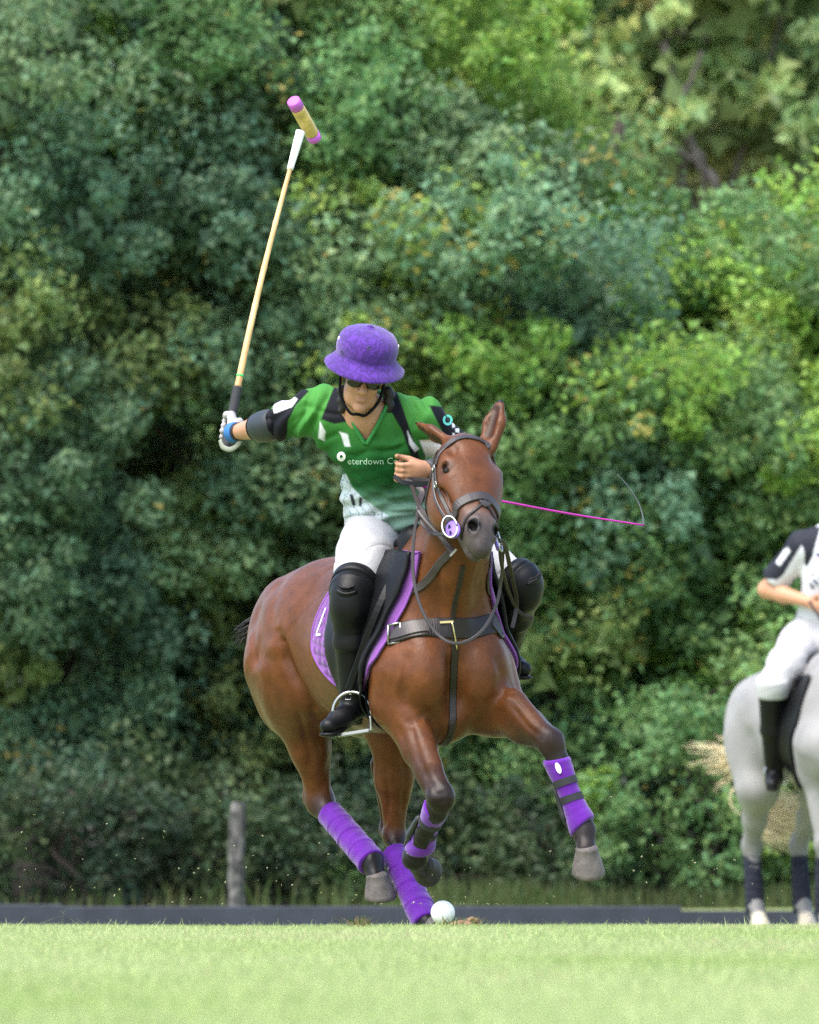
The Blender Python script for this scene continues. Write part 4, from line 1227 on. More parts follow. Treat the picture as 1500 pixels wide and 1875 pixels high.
put(py_obj("ring_bar", v, f, MAT['brass'] if 'brass' in MAT else MAT.setdefault('brass', mat_plain("brass", (0.75, 0.62, 0.35), 0.25, 0.5, 1.0)), None), bp)
put(tube("loop_keeper", catmull([front(828, 1140) + V(0, -0.016, 0), front(832, 1160) + V(0, -0.018, 0), front(837, 1190) + V(0, -0.014, 0)], 5), 0.0032, MAT['brass'], None, 6), bp)
sp("neck_strap", [ray_side(0.25, 1.18, 1)[0], front(752, 1082), front(778, 1068), front(800, 1040), front(825, 1012)], 0.030, 0.006)
sp("neck_strap", [ray_side(0.25, 1.18, -1)[0], front(925, 1075), front(918, 1040), front(905, 1015)], 0.030, 0.006)
# leg protection ------------------------------------------------------
def bandage(a, b, r0, r1, turns, label, ylocal=None):
    n = 90
    pts = [a + (b - a) * t for t in np.linspace(0, 1, n)]
    def rf(t, j):
        k = (t * turns - j) % 1.0
        return 0.0032 * k * (0.6 + 0.5 * math.sin(3.1 * t * turns + 2)) - (0.006 if t in (0.0, 1.0) else 0.0) + 0.0008 * math.sin(40 * t + 9 * j)
    root = tube("leg_bandage", pts, np.linspace(r0, r1, n), MAT['purple_cloth'], None, 28, rfun=rf)
    tag(root, label, "bandage", "purple wraps on the bay horse's legs")
    ax = nrm(b - a); s, u = frame(ax)
    # pale fastening tape near the top
    A = np.linspace(math.pi * 0.95, math.pi * 1.45, 10)
    tp = [a + ax * (0.030 + 0.012 * q / 9) + (r0 + 0.0035) * (math.cos(x) * s + math.sin(x) * u) for q, x in enumerate(A)]
    o = strap("fastening_tape", tp, 0.022, 0.0025, MAT['tape'], root, n=2, face=V(-0.3, -0.9, 0.3), lift=0)
    return root
MAT['tape'] = mat_plain("pale hook and loop tape", (0.42, 0.34, 0.52), 0.8, 0.3, var=0.5, varscale=60)
bandage(P(604, 1489, 0.945), P(682, 1580, 0.715), 0.049, 0.053, 8, "purple bandage on the lifted hind leg above the grey hoof")
bandage(P(722, 1562, 0.83), P(782, 1692, 0.59), 0.050, 0.054, 8, "purple bandage on the planted hind leg beside the white ball")
def tendon_boot(a, b, r0, r1, back, label, straps=True):
    """neoprene shell flaring over the fetlock, two straps, moulded shield behind"""
    ax = nrm(b - a); bk = nrm(back - ax * np.dot(back, ax)); sd = np.cross(ax, bk)
    L = np.linalg.norm(b - a)
    n, seg = 30, 28
    Vv, Ff = [], []
    for i in range(n):
        t = i / (n - 1)
        r = r0 + (r1 - r0) * t + 0.006 * math.cos(t * 2 * math.pi) - 0.005 * (t < 0.02 or t > 0.98)
        r -= 0.0018 * math.exp(-((t - 0.76) / 0.012) ** 2) + 0.0018 * math.exp(-((t - 0.1) / 0.012) ** 2)
        for j in range(seg):
            an = 2 * math.pi * j / seg
            low = 0.045 * (0.5 - 0.5 * math.cos(an)) * (t ** 4) - 0.02 * (0.5 - 0.5 * math.cos(an)) * ((1 - t) ** 4)
            Vv.append(a + ax * (L * t - low) + r * (math.cos(an) * bk + math.sin(an) * sd))
    for i in range(n - 1):
        for j in range(seg):
            Ff.append((i * seg + j, i * seg + (j + 1) % seg, (i + 1) * seg + (j + 1) % seg, (i + 1) * seg + j))
    Ff.append(tuple(range(seg))[::-1]); Ff.append(tuple(range((n - 1) * seg, n * seg)))
    root = py_obj("leg_boot", Vv, Ff, MAT['purple_cloth'], None, True)
    tag(root, label, "leg boot", "purple wraps on the bay horse's legs")
    for t in (0.34, 0.55):
        r = r0 + (r1 - r0) * t + 0.006 * math.cos(t * 2 * math.pi) - 0.001
        pts = [a + ax * (L * t + 0.004 * math.sin(x)) + r * (math.cos(x) * bk + math.sin(x) * sd) for x in np.linspace(0, 2 * math.pi, 33)]
        nv = [math.cos(x) * bk + math.sin(x) * sd for x in np.linspace(0, 2 * math.pi, 33)]
        Vs, Fs = [], []
        for p, q in zip(pts, nv):
            for d, k in ((-0.013, 0), (-0.013, 0.004), (0.013, 0.004), (0.013, 0)):
                Vs.append(p + ax * d + q * k)
        for i in range(32):
            for j in range(4):
                Fs.append((i * 4 + j, i * 4 + (j + 1) % 4, (i + 1) * 4 + (j + 1) % 4, (i + 1) * 4 + j))
        py_obj("strap", Vs, Fs, MAT['grey_web'], root)
    G = Body(0.006)
    G.rc(a + ax * L * 0.42 + bk * (r0 + 0.002), a + ax * L * 0.72 + bk * (r0 + 0.006), 0.020, 0.026, 0.01, flat=(bk, 0.6))
    G.rc(a + ax * L * 0.72 + bk * (r0 + 0.006), a + ax * L * 0.98 + bk * (r1 + 0.004), 0.026, 0.014, 0.01, flat=(bk, 0.6))
    body_obj("tendon_shield", G, (0.05, 0.05, 0.055), MAT['shield'], root, 1)
    return root, ax, bk, sd, L
MAT['grey_web'] = mat_plain("grey webbing", (0.030, 0.031, 0.035), 0.7, 0.3, bump=(300, 0.3, 0.001), var=0.2)
MAT['shield'] = mat_plain("moulded black shield", (0.016, 0.018, 0.020), 0.45, 0.45)
tendon_boot(P(801, 1474, -0.225), P(766, 1560, -0.01), 0.043, 0.047, V(-0.85, 0.5, 0), "purple strapped boot on the bent foreleg over the planted bandage")
r_, ax_, bk_, sd_, L_ = tendon_boot(P(1016, 1384, -0.20), P(1072, 1526, -0.20), 0.044, 0.047, V(-0.85, 0.5, 0), "purple strapped boot on the outstretched foreleg")
# oval maker's badge
bcen = P(1016, 1384, -0.20) + ax_ * L_ * 0.15 + V(-0.10, -0.99, -0.05) * 0.047
s_, u_ = V(0.95, -0.10, 0.36), ax_
bv = [bcen + s_ * 0.009 * math.cos(t) + u_ * 0.021 * math.sin(t) for t in np.linspace(0, 2 * math.pi, 20, endpoint=False)]
bv += [p + V(0, -0.005, 0) for p in bv]
bf = [tuple(range(20))[::-1], tuple(range(20, 40))] + [(i, (i + 1) % 20, 20 + (i + 1) % 20, 20 + i) for i in range(20)]
py_obj("badge", bv, bf, MAT['white'], r_)
# mane stubble and tied-up tail
def hair(name, roots, tips, mat, parent, r=0.0035, sag=0.0, seed=1, wig=0.03):
    rng = random.Random(seed); Vv, Ff = [], []
    for a, b in zip(roots, tips):
        m = [a + (b - a) * t + V(rng.uniform(-1, 1), rng.uniform(-1, 1), rng.uniform(-1, 1)) * wig * t - V(0, 0, sag) * t * t for t in (0, 0.25, 0.5, 0.75, 1)]
        v, f = tube_data(m, [r, r, r * 0.85, r * 0.6, r * 0.15], 4)
        k = len(Vv); Vv += v; Ff += [tuple(i + k for i in q) for q in f]
    return py_obj(name, Vv, Ff, mat, parent, True)
rng = random.Random(4)
roots = [P(470 + rng.uniform(-5, 5), 1135 + rng.uniform(-10, 10), 1.32) for _ in range(90)]
tips = [P(432 + rng.uniform(-6, 22), 1158 + rng.uniform(-14, 22), 1.36 + rng.uniform(-0.05, 0.05)) for _ in range(90)]
hair("tail", roots, tips, MAT['black_hair'], bay, 0.004, 0.01, 3, 0.012)
# ------------------------------------------------------------------ the rider in green
SKIN = np.array((0.42, 0.215, 0.125)); LIPC = np.array((0.33, 0.145, 0.095))
MAT['skin'] = mat_vcol("skin", 0.48, 0.4, bump=(180, 0.12, 0.0008), var=0.06, varscale=40)
MAT['jersey'] = mat_vcol("jersey cloth", 0.72, 0.14, bump=(350, 0.15, 0.0008))
MAT['breeches'] = mat_plain("white breeches", (0.42, 0.425, 0.44), 0.75, 0.25, bump=(300, 0.2, 0.0008), sheen=0.1)
MAT['helmet'], _nt, _b = new_mat("purple helmet cloth")
def _helmet_nodes(nt, bs):
    tc = nd(nt, "ShaderNodeTexCoord")
    wob = nd(nt, "ShaderNodeTexNoise", Scale=18.0, Detail=2.0)
    nt.links.new(tc.outputs["Object"], wob.inputs[0])
    mx = nd(nt, "ShaderNodeMixRGB"); mx.inputs[0].default_value = 0.16
    nt.links.new(tc.outputs["Object"], mx.inputs[1]); nt.links.new(wob.outputs[1], mx.inputs[2])
    vo = nd(nt, "ShaderNodeTexVoronoi", feature='DISTANCE_TO_EDGE', Scale=26.0)
    nt.links.new(mx.outputs[0], vo.inputs["Vector"])
    cr = nd(nt, "ShaderNodeValToRGB")
    cr.color_ramp.elements[0].position = 0.0; cr.color_ramp.elements[0].color = (0.036, 0.010, 0.125, 1)
    cr.color_ramp.elements[1].position = 0.22; cr.color_ramp.elements[1].color = (0.074, 0.021, 0.235, 1)
    nt.links.new(vo.outputs["Distance"], cr.inputs[0])
    nt.links.new(cr.outputs[0], bs.inputs["Base Color"])
    bs.inputs["Roughness"].default_value = 0.85
    bs.inputs["Specular IOR Level"].default_value = 0.25
    bs.inputs["Sheen Weight"].default_value = 0.25
    tx = nd(nt, "ShaderNodeTexNoise", Scale=420.0, Detail=3.0)
    nt.links.new(tc.outputs["Object"], tx.inputs[0])
    b = nd(nt, "ShaderNodeBump", Strength=0.4, Distance=0.001)
    nt.links.new(tx.outputs[0], b.inputs["Height"]); nt.links.new(b.outputs[0], bs.inputs["Normal"])
_helmet_nodes(_nt, _b)

# skeleton
R_PEL = P(705, 938, 0.46); R_WAI = P(712, 885, 0.37); R_CHE = P(688, 805, 0.20)
R_NEK = P(668, 762, 0.10); R_HEADC = P(664, 691, 0.00)
R_SHR = P(588, 752, 0.20); R_ELR = P(492, 779, 0.40); R_WRR = P(430, 792, 0.585)
R_SHL = P(766, 768, 0.12); R_ELL = P(852, 835, 0.20); R_WRL = P(786, 859, 0.00)
R_HIR = P(694, 952, 0.42); R_KNR = P(643, 1088, 0.03); R_ANR = P(648, 1290, 0.14)
R_HIL = P(765, 955, 0.46); R_KNL = P(957, 1070, 0.17); R_ANL = P(922, 1200, 0.46)
R_TOR = P(602, 1332, 0.00); R_TOL = P(958, 1228, 0.30)
# head frame
QF = nrm(V(0.06, -0.95, -0.30)); QU = nrm(V(0.16, -0.30, 0.94)); QU = nrm(QU - QF * np.dot(QU, QF)); QR = np.cross(QU, QF)
if QR[0] < 0: QR = -QR
def HQ(r, f, u): return R_HEADC + r * QR + f * QF + u * QU
RQ = np.array([QR, QF, QU])

def grip_points(axis_p, axis_d, wrist, sgn=1, R=0.026, spread=0.020, start=35, sweep=235):
    """knuckles and finger joints closing round a shaft, thumb round the other way"""
    d = nrm(axis_d)
    e = wrist - axis_p; e = nrm(e - d * np.dot(e, d)); g = np.cross(d, e) * sgn
    fing = []
    for i in range(4):
        o = axis_p + d * spread * (1.5 - i)
        k = (0.94, 1.0, 0.97, 0.86)[i]
        pts = []
        for q, a in enumerate(np.linspace(start, start + sweep * k, 5)):
            a = math.radians(a)
            rr = R + (0.012 if q == 0 else 0.0)
            pts.append(o + rr * (math.cos(a) * e + math.sin(a) * g))
        fing.append(pts)
    th = []
    for q, a in enumerate((-20, -70, -125, -170)):
        a = math.radians(a)
        th.append(axis_p + d * spread * (2.2 + 0.25 * q) + (R + (0.014 if q == 0 else 0.002)) * (math.cos(a) * e + math.sin(a) * g))
    return fing, th, e, g, d
def add_hand(B, wrist, axis_p, axis_d, sgn, grow=0.0, col=None, R=0.026, **kw):
    fing, th, e, g, d = grip_points(axis_p, axis_d, wrist, sgn, R, **kw)
    ra = (0.0092, 0.0098, 0.0094, 0.0082)
    for i, pts in enumerate(fing):
        B.rc(wrist * 0.55 + pts[0] * 0.45, pts[0], 0.015 + grow, 0.012 + grow, 0.012, col)
        for q in range(4):
            B.rc(pts[q], pts[q + 1], ra[i] + grow + (0.0015 if q == 0 else 0), ra[i] * (0.97 - 0.05 * q) + grow, 0.003, col)
    B.rc(wrist * 0.6 + th[0] * 0.4, th[0], 0.016 + grow, 0.0125 + grow, 0.012, col)
    for q in range(3):
        B.rc(th[q], th[q + 1], 0.0115 - 0.001 * q + grow, 0.0105 - 0.001 * q + grow, 0.003, col)
    kn = sum(p[0] for p in fing) / 4
    B.rc(wrist, wrist * 0.4 + kn * 0.6, 0.026 + grow, 0.034 + grow, 0.02, col, flat=(g, 0.62))
    return fing, th

MAL_A = P(413, 822, 0.66); MAL_B = P(553, 232, 1.06)           # mallet butt and head end
MAL_D = nrm(MAL_B - MAL_A)
GRIP_R = MAL_A + MAL_D * 0.075
GRIP_L = P(735, 864, -0.03); GRIP_LD = nrm(V(0.05, -0.30, 1.0))

def build_rider():
    B = Body(0.0055)
    # skull and face
    B.el(HQ(0, -0.015, 0.045), (0.070, 0.094, 0.085), RQ, 0.02)
    B.el(HQ(0, 0.022, -0.030), (0.052, 0.066, 0.075), RQ, 0.03)
    B.rc(HQ(-0.024, 0.035, -0.070), HQ(0.024, 0.035, -0.070), 0.030, 0.030, 0.03)
    B.el(HQ(0, 0.072, -0.096), (0.022, 0.018, 0.018), RQ, 0.02)                    # chin
    B.rc(HQ(0, 0.082, 0.012), HQ(0, 0.108, -0.026), 0.009, 0.0125, 0.012)          # nose
    for s in (1, -1):
        B.el(HQ(0.013 * s, 0.095, -0.030), (0.009, 0.010, 0.008), RQ, 0.006)
        B.el(HQ(0.034 * s, 0.060, -0.022), (0.020, 0.022, 0.020), RQ, 0.02)        # cheek
        B.el(HQ(0.033 * s, 0.094, 0.012), (0.020, 0.014, 0.012), RQ, 0.010, sub=True)
        B.el(HQ(0.032 * s, 0.076, 0.012), (0.0125, 0.0125, 0.0125), RQ, 0.003)     # eyeball
        B.el(HQ(0.076 * s, -0.005, -0.008), (0.008, 0.018, 0.030), RQ, 0.008)      # ear
    B.rc(HQ(-0.017, 0.089, -0.0575), HQ(0.017, 0.089, -0.0575), 0.0040, 0.0040, 0.006, LIPC)
    B.rc(HQ(-0.013, 0.088, -0.0670), HQ(0.013, 0.088, -0.0670), 0.0050, 0.0050, 0.006, LIPC)
    B.rc(HQ(-0.024, 0.099, -0.0622), HQ(0.024, 0.099, -0.0622), 0.0022, 0.0022, 0.003, sub=True)
    # neck and trunk
    B.rc(HQ(0, -0.01, -0.06), R_NEK, 0.055, 0.060, 0.03)
    B.rc(R_NEK, R_CHE, 0.075, 0.115, 0.05)
    B.rc(R_CHE, R_WAI, 0.125, 0.105, 0.05)
    B.rc(R_WAI, R_PEL, 0.11, 0.125, 0.05)
    B.rc(R_SHR, R_SHL, 0.062, 0.062, 0.06)
    B.rc(R_NEK, R_SHR, 0.055, 0.055, 0.04); B.rc(R_NEK, R_SHL, 0.055, 0.055, 0.04)
    # arms
    B.rc(R_SHR, R_ELR, 0.052, 0.040, 0.03); B.rc(R_SHL, R_ELL, 0.052, 0.040, 0.03)
    for e, w in ((R_ELR, R_WRR), (R_ELL, R_WRL)):
        B.rc(e, e * 0.65 + w * 0.35, 0.040, 0.041, 0.02)
        B.rc(e * 0.65 + w * 0.35, w, 0.041, 0.027, 0.02)
    add_hand(B, R_WRR, GRIP_R, MAL_D, 1)
    add_hand(B, R_WRL, GRIP_L, GRIP_LD, -1, R=0.018, sweep=250)
    # legs
    for h, k, a, t in ((R_HIR, R_KNR, R_ANR, R_TOR), (R_HIL, R_KNL, R_ANL, R_TOL)):
        B.rc(h, k, 0.095, 0.058, 0.05); B.el(k, 0.057, k=0.03)
        B.rc(k, k * 0.6 + a * 0.4, 0.050, 0.050, 0.03); B.rc(k * 0.6 + a * 0.4, a, 0.050, 0.026, 0.02)
        B.rc(a + V(0, 0, -0.015), t + (a - t) * 0.2, 0.024, 0.018, 0.01)
    return body_obj("person", B, SKIN, MAT['skin'], None, 1)
rider = build_rider()
tag(rider, "rider in green jersey and purple helmet swinging a mallet from the bay horse", "person")

# jersey ---------------------------------------------------------------
def build_jersey():
    B = Body(0.0049)
    B.rc(R_NEK + V(0, 0.03, -0.02), R_CHE + V(0.02, 0, 0), 0.10, 0.150, 0.06, flat=(V(0, 1, 0), 0.95))
    B.el(P(690, 815, 0.20), (0.150, 0.125, 0.12), None, 0.06)
    B.rc(P(690, 800, 0.21), P(714, 880, 0.34), 0.140, 0.142, 0.06)
    B.rc(P(714, 880, 0.34), P(712, 925, 0.42), 0.142, 0.150, 0.05)
    B.rc(P(712, 922, 0.41), P(724, 948, 0.44), 0.150, 0.135, 0.04)
    B.rc(P(686, 905, 0.32), P(745, 928, 0.30), 0.100, 0.105, 0.06)
    B.rc(P(680, 900, 0.34), P(682, 922, 0.34), 0.092, 0.092, 0.05)
    B.rc(R_SHR + V(0.02, 0, 0), R_SHL + V(-0.02, 0, 0), 0.082, 0.082, 0.06)
    B.rc(R_NEK + V(0, 0.02, -0.005), R_SHR, 0.060, 0.072, 0.05); B.rc(R_NEK + V(0, 0.02, 0.0), R_SHL, 0.060, 0.070, 0.05)
    # sleeves, open at the cuff
    cr = R_SHR + (R_ELR - R_SHR) * 0.80; cl = R_SHL + (R_ELL - R_SHL) * 0.86
    B.cc(R_SHR, cr, 0.080, 0.068, 0.05)
    B.cc(R_SHL, cl, 0.080, 0.066, 0.05)
    B.rc(R_SHR + V(0.03, 0, -0.04), P(612, 800, 0.20), 0.07, 0.06, 0.05)
    # folds hanging over the belt
    for a, b, r in ((P(650, 920, 0.31), P(740, 948, 0.30), 0.020), (P(690, 935, 0.30), P(770, 930, 0.28), 0.022), (P(730, 905, 0.27), P(785, 925, 0.27), 0.024), (P(745, 945, 0.30), P(790, 945, 0.32), 0.022)):
        B.rc(a, b, r, r * 0.9, 0.025)
    # chest folds
    B.rc(P(680, 822, 0.075), P(745, 815, 0.08), 0.016, 0.018, 0.04)
    # neck opening: throat well and V slit
    B.rc(R_NEK + V(0, -0.03, 0.10), R_NEK + V(0, -0.02, -0.005), 0.060, 0.058, 0.008, sub=True)
    B.rc(P(668, 760, 0.02), P(669, 812, 0.055), 0.047, 0.006, 0.008, sub=True)
    # cuffs hollow
    B.cc(cr - nrm(R_ELR - R_SHR) * 0.012, cr + nrm(R_ELR - R_SHR) * 0.05, 0.060, 0.060, 0.003, sub=True)
    B.cc(cl - nrm(R_ELL - R_SHL) * 0.012, cl + nrm(R_ELL - R_SHL) * 0.05, 0.058, 0.058, 0.003, sub=True)
    Yr = (-0.6, 0.9)
    folds = [([(606, 716), (585, 752), (562, 796)], 0.010, 5, Yr), ([(585, 722), (572, 760), (545, 800)], -0.008, 5, Yr), ([(562, 730), (548, 770), (530, 798)], 0.007, 4, Yr),
             ([(622, 792), (602, 800), (590, 812)], 0.009, 5, Yr), ([(628, 830), (650, 836), (676, 826)], 0.007, 5, Yr),
             ([(676, 824), (705, 830), (744, 818)], 0.010, 6, Yr), ([(690, 812), (720, 816), (742, 806)], -0.008, 6, Yr),
             ([(640, 862), (680, 886), (730, 902)], 0.008, 5, Yr), ([(646, 890), (690, 912), (745, 922)], 0.010, 5, Yr), ([(650, 876), (690, 898), (740, 910)], -0.006, 5, Yr),
             ([(668, 925), (710, 938), (760, 938)], 0.009, 4, Yr), ([(700, 870), (740, 885), (775, 888)], 0.009, 5, Yr), ([(730, 912), (765, 922), (790, 920)], 0.010, 5, Yr),
             ([(735, 712), (752, 730), (764, 756)], 0.009, 5, Yr), ([(752, 706), (774, 728), (786, 752)], 0.008, 4, Yr), ([(716, 760), (728, 790), (736, 812)], 0.007, 5, Yr),
             ([(800, 735), (822, 762), (838, 790)], 0.006, 4, Yr)]
    def disp(v, n):
        X, Y = PX(v)
        low = np.clip((Y - 860) / 60, 0, 1)
        d = 0.0055 * sn(v, 16, 10, 13, 0.7) + 0.0034 * sn(v, 42, 20, 30, 1.9) - 0.006 * np.exp(-(sn(v, 13, 9, 16, 4.4) / 0.10) ** 2)
        d += low * 0.0065 * np.sin((Y * 0.9 + X * 0.28) / 4.5 + 1.2 * np.sin(X / 22))
        arm = np.clip((610 - X) / 40, 0, 1)
        d += arm * 0.0065 * np.sin((X + 0.55 * Y) / 6.5 + np.sin(Y / 11))
        d += np.clip((X - 720) / 40, 0, 1) * np.clip((800 - Y) / 40, 0, 1) * 0.0030 * np.sin((X * 0.55 - Y * 0.8) / 6.0)
        d += grooves(v, n, folds)
        d += 0.004 * np.clip((Y - 800) / 30, 0, 1) * np.clip((880 - Y) / 30, 0, 1) * np.sin((Y + 0.35 * X) / 7.5 + 1.5 * np.sin(X / 34))
        return d
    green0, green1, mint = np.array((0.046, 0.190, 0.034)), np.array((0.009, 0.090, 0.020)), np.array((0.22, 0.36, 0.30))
    white, black = np.array((0.60, 0.61, 0.64)), np.array((0.006, 0.0065, 0.010))
    polys_black = [[(612, 708), (645, 712), (650, 752), (640, 772), (612, 776), (588, 768)],
                   [(706, 700), (722, 704), (738, 748), (752, 790), (768, 836), (778, 860), (764, 860), (750, 826), (736, 788), (718, 756), (704, 752)],
                   [(540, 700), (566, 716), (542, 742), (528, 770), (524, 812), (470, 830), (470, 700)],
                   [(786, 742), (815, 745), (880, 800), (880, 880), (815, 800)],
                   [(640, 905), (646, 905), (652, 925), (646, 927)], [(658, 910), (664, 912), (662, 928), (657, 926)]]
    polys_white = [[(586, 772), (596, 790), (594, 808), (583, 802)], [(620, 790), (637, 795), (642, 818), (631, 817), (625, 797)],
                   [(746, 788), (756, 808), (768, 822), (760, 828), (750, 814)], [(768, 806), (812, 804), (812, 844), (782, 842)],
                   [(499, 742), (512, 736), (534, 723), (545, 731), (535, 745), (516, 752), (502, 758)]]
    def colfn(v, c, n):
        X, Y = PX(v)
        front = n[:, 1] < 0.35
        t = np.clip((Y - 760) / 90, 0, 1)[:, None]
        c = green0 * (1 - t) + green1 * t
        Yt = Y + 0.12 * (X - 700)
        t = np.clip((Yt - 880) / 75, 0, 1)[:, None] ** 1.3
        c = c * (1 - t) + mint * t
        fr = front.astype(float)
        hem = fr * poly_mask(X, Y, [(600, 868), (634, 868), (645, 892), (664, 912), (690, 930), (712, 945), (690, 962), (600, 970)])
        cr = (np.abs(np.sin(X / 4.6 + 1.4 * np.sin(Y / 8))) < 0.16) | (np.abs(np.sin(Y / 4.2 + 1.2 * np.sin(X / 7))) < 0.14)
        c = paint(c, hem, (0.46, 0.52, 0.55)); c = paint(c, hem * cr, (0.19, 0.25, 0.28))
        for p in polys_black[:4]: c = paint(c, fr * poly_mask(X, Y, p), black)
        for p in polys_black[4:]: c = paint(c, fr * poly_mask(X, Y, p), black * 3)
        for p in polys_white: c = paint(c, fr * poly_mask(X, Y, p), white)
        c = paint(c, ((X < 512) & (Y > 756)).astype(float), black)
        cuff = (X > 828) & (Y < 815) & (np.sin(X / 2.6) * np.sin(Y / 2.9) > 0.1)
        c = np.where(cuff[:, None], np.array((0.4, 0.42, 0.44)), c)
        return c
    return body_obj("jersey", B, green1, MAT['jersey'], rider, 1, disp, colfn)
jersey = build_jersey()
jersey_bvh = bvh_of(jersey)
def on_front(px, py, bvh, lift=0.002, far=0.3):
    a = P(px, py, -3.0); b = P(px, py, 3.0)
    h_ = bvh.ray_cast(Vector(a), Vector(nrm(b - a)))
    return (np.array(h_[0]) + V(0, -lift, 0)) if h_[0] is not None else P(px, py, far)
# collar: raised band round the throat and two folded points
col_pts = [on_front(669, 814, jersey_bvh, 0.004), on_front(652, 785, jersey_bvh, 0.006), on_front(640, 758, jersey_bvh, 0.006), P(632, 735, 0.08), P(650, 722, 0.18), P(690, 722, 0.18), P(708, 738, 0.06), on_front(700, 760, jersey_bvh, 0.006), on_front(688, 785, jersey_bvh, 0.006), on_front(671, 814, jersey_bvh, 0.004)]
MAT['collar'] = mat_plain("green collar", (0.03, 0.20, 0.045), 0.65, 0.3)
tube("collar", catmull(col_pts, 6), 0.0075, MAT['collar'], rider, 8, ell=(1.0, 1.0))
def text_on(s, px, py, size_px, bvh, mat, parent, name, slope=0.0, curve=0.0):
    cu = bpy.data.curves.new(name, 'FONT'); cu.body = s; cu.size = 1.0; cu.resolution_u = 2
    ob = bpy.data.objects.new(name, cu); scene.collection.objects.link(ob)
    dg = bpy.context.evaluated_depsgraph_get()
    me = bpy.data.meshes.new_from_object(ob.evaluated_get(dg))
    bpy.data.objects.remove(ob)
    bm = bmesh.new(); bm.from_mesh(me)
    bmesh.ops.triangulate(bm, faces=bm.faces)
    bmesh.ops.subdivide_edges(bm, edges=[e for e in bm.edges if e.calc_length() > 0.25], cuts=1)
    for v in bm.verts:
        x = px + v.co.x * size_px; y = py - v.co.y * size_px + slope * v.co.x * size_px + curve * (v.co.x * size_px) ** 2
        v.co = Vector(on_front(x, y, bvh, 0.0025))
    bm.to_mesh(me); bm.free()
    return link_obj(name, me, mat, parent)
MAT['pale_print'] = mat_plain("pale green print", (0.42, 0.62, 0.46), 0.6, 0.3)
text_on("eterdown Corp", 636, 850, 17, jersey_bvh, MAT['pale_print'], jersey, "chest_lettering", slope=0.03, curve=-0.0004)
# round emblem before the lettering and on the sleeve
def disc_on(px, py, rx, ry, bvh, mat, parent, name, inner=0.0, lift=0.003):
    Vv, Ff = [], []
    n = 20
    for k in (inner, 1.0):
        for j in range(n):
            a = 2 * math.pi * j / n
            Vv.append(on_front(px + rx * k * math.cos(a), py + ry * k * math.sin(a), bvh, lift))
    for j in range(n):
        Ff.append((j, (j + 1) % n, n + (j + 1) % n, n + j))
    return py_obj(name, Vv, Ff, mat, parent)
MAT['teal_print'] = mat_plain("teal print", (0.10, 0.50, 0.42), 0.6, 0.3)
disc_on(625, 836, 8, 9, jersey_bvh, MAT['white'], jersey, "chest_emblem", 0.35)
disc_on(820, 769, 9, 10, jersey_bvh, MAT['teal_print'], jersey, "sleeve_emblem", 0.55)

# breeches, belt line hidden under the jersey
def build_breeches():
    B = Body(0.0055)
    B.rc(P(700, 930, 0.44), P(716, 965, 0.47), 0.140, 0.135, 0.05)
    for h, k, w in ((R_HIR, R_KNR, 0.108), (R_HIL, R_KNL, 0.12)):
        q = h + (k - h) * 0.97
        B.rc(h, h * 0.5 + k * 0.5, w, 0.094, 0.05); B.rc(h * 0.5 + k * 0.5, q, 0.094, 0.066, 0.04)
    B.rc(P(676, 985, 0.28), P(661, 1040, 0.14), 0.084, 0.077, 0.06)
    return body_obj("breeches", B, (0.74,) * 3, MAT['breeches'], rider, 1, lambda v: 0.0024 * sn(v, 18, 14, 26, 0.4) + 0.0016 * sn(v, 60, 40, 70, 1.3) - 0.003 * np.exp(-(sn(v, 14, 12, 26, 2.4) / 0.09) ** 2))
build_breeches()
# boots: shaft, foot, sole and heel
def build_boot(k, a, t, dark):
    B = Body(0.0055)
    top = k + (a - k) * 0.10
    ax = nrm(a - k); fd = nrm(t - a)
    B.cc(top, k + (a - k) * 0.45, 0.067, 0.066, 0.02)
    B.rc(k + (a - k) * 0.45, a, 0.064, 0.050, 0.03)
    B.rc(a + V(0, 0, -0.02) - fd * 0.015, a + (t - a) * 0.55 + V(0, 0, -0.010), 0.044, 0.040, 0.02)
    B.rc(a + (t - a) * 0.5 + V(0, 0, -0.010), t + V(0, 0, 0.005), 0.041, 0.032, 0.02, flat=(V(0, 0, 1), 0.9))
    b = body_obj("boot", B, dark, MAT['black_leather'], rider, 1, lambda v: 0.0016 * sn(v, 50, 50, 60))
    S = Body(0.005)
    dn = V(0, 0, -0.040)
    S.rc(a + dn + V(0, 0, -0.010), t + V(0, 0, -0.026), 0.034, 0.036, 0.01, flat=(V(0, 0, 1), 0.28))
    S.cc(a + dn + V(0, 0, -0.008), a + dn + V(0, 0, -0.034), 0.032, 0.031, 0.005)
    body_obj("sole", S, dark, MAT['black_leather'], b, 1)
build_boot(R_KNR, R_ANR, R_TOR, (0.012,) * 3)
build_boot(R_KNL, R_ANL, R_TOL, (0.012,) * 3)
v, f = tube_data([P(633, 1281, 0.06), P(643, 1281, 0.05), P(643, 1271, 0.05), P(633, 1271, 0.06), P(633, 1281, 0.06)], 0.0022, 6)
py_obj("boot_buckle", v, f, MAT['steel'], rider)
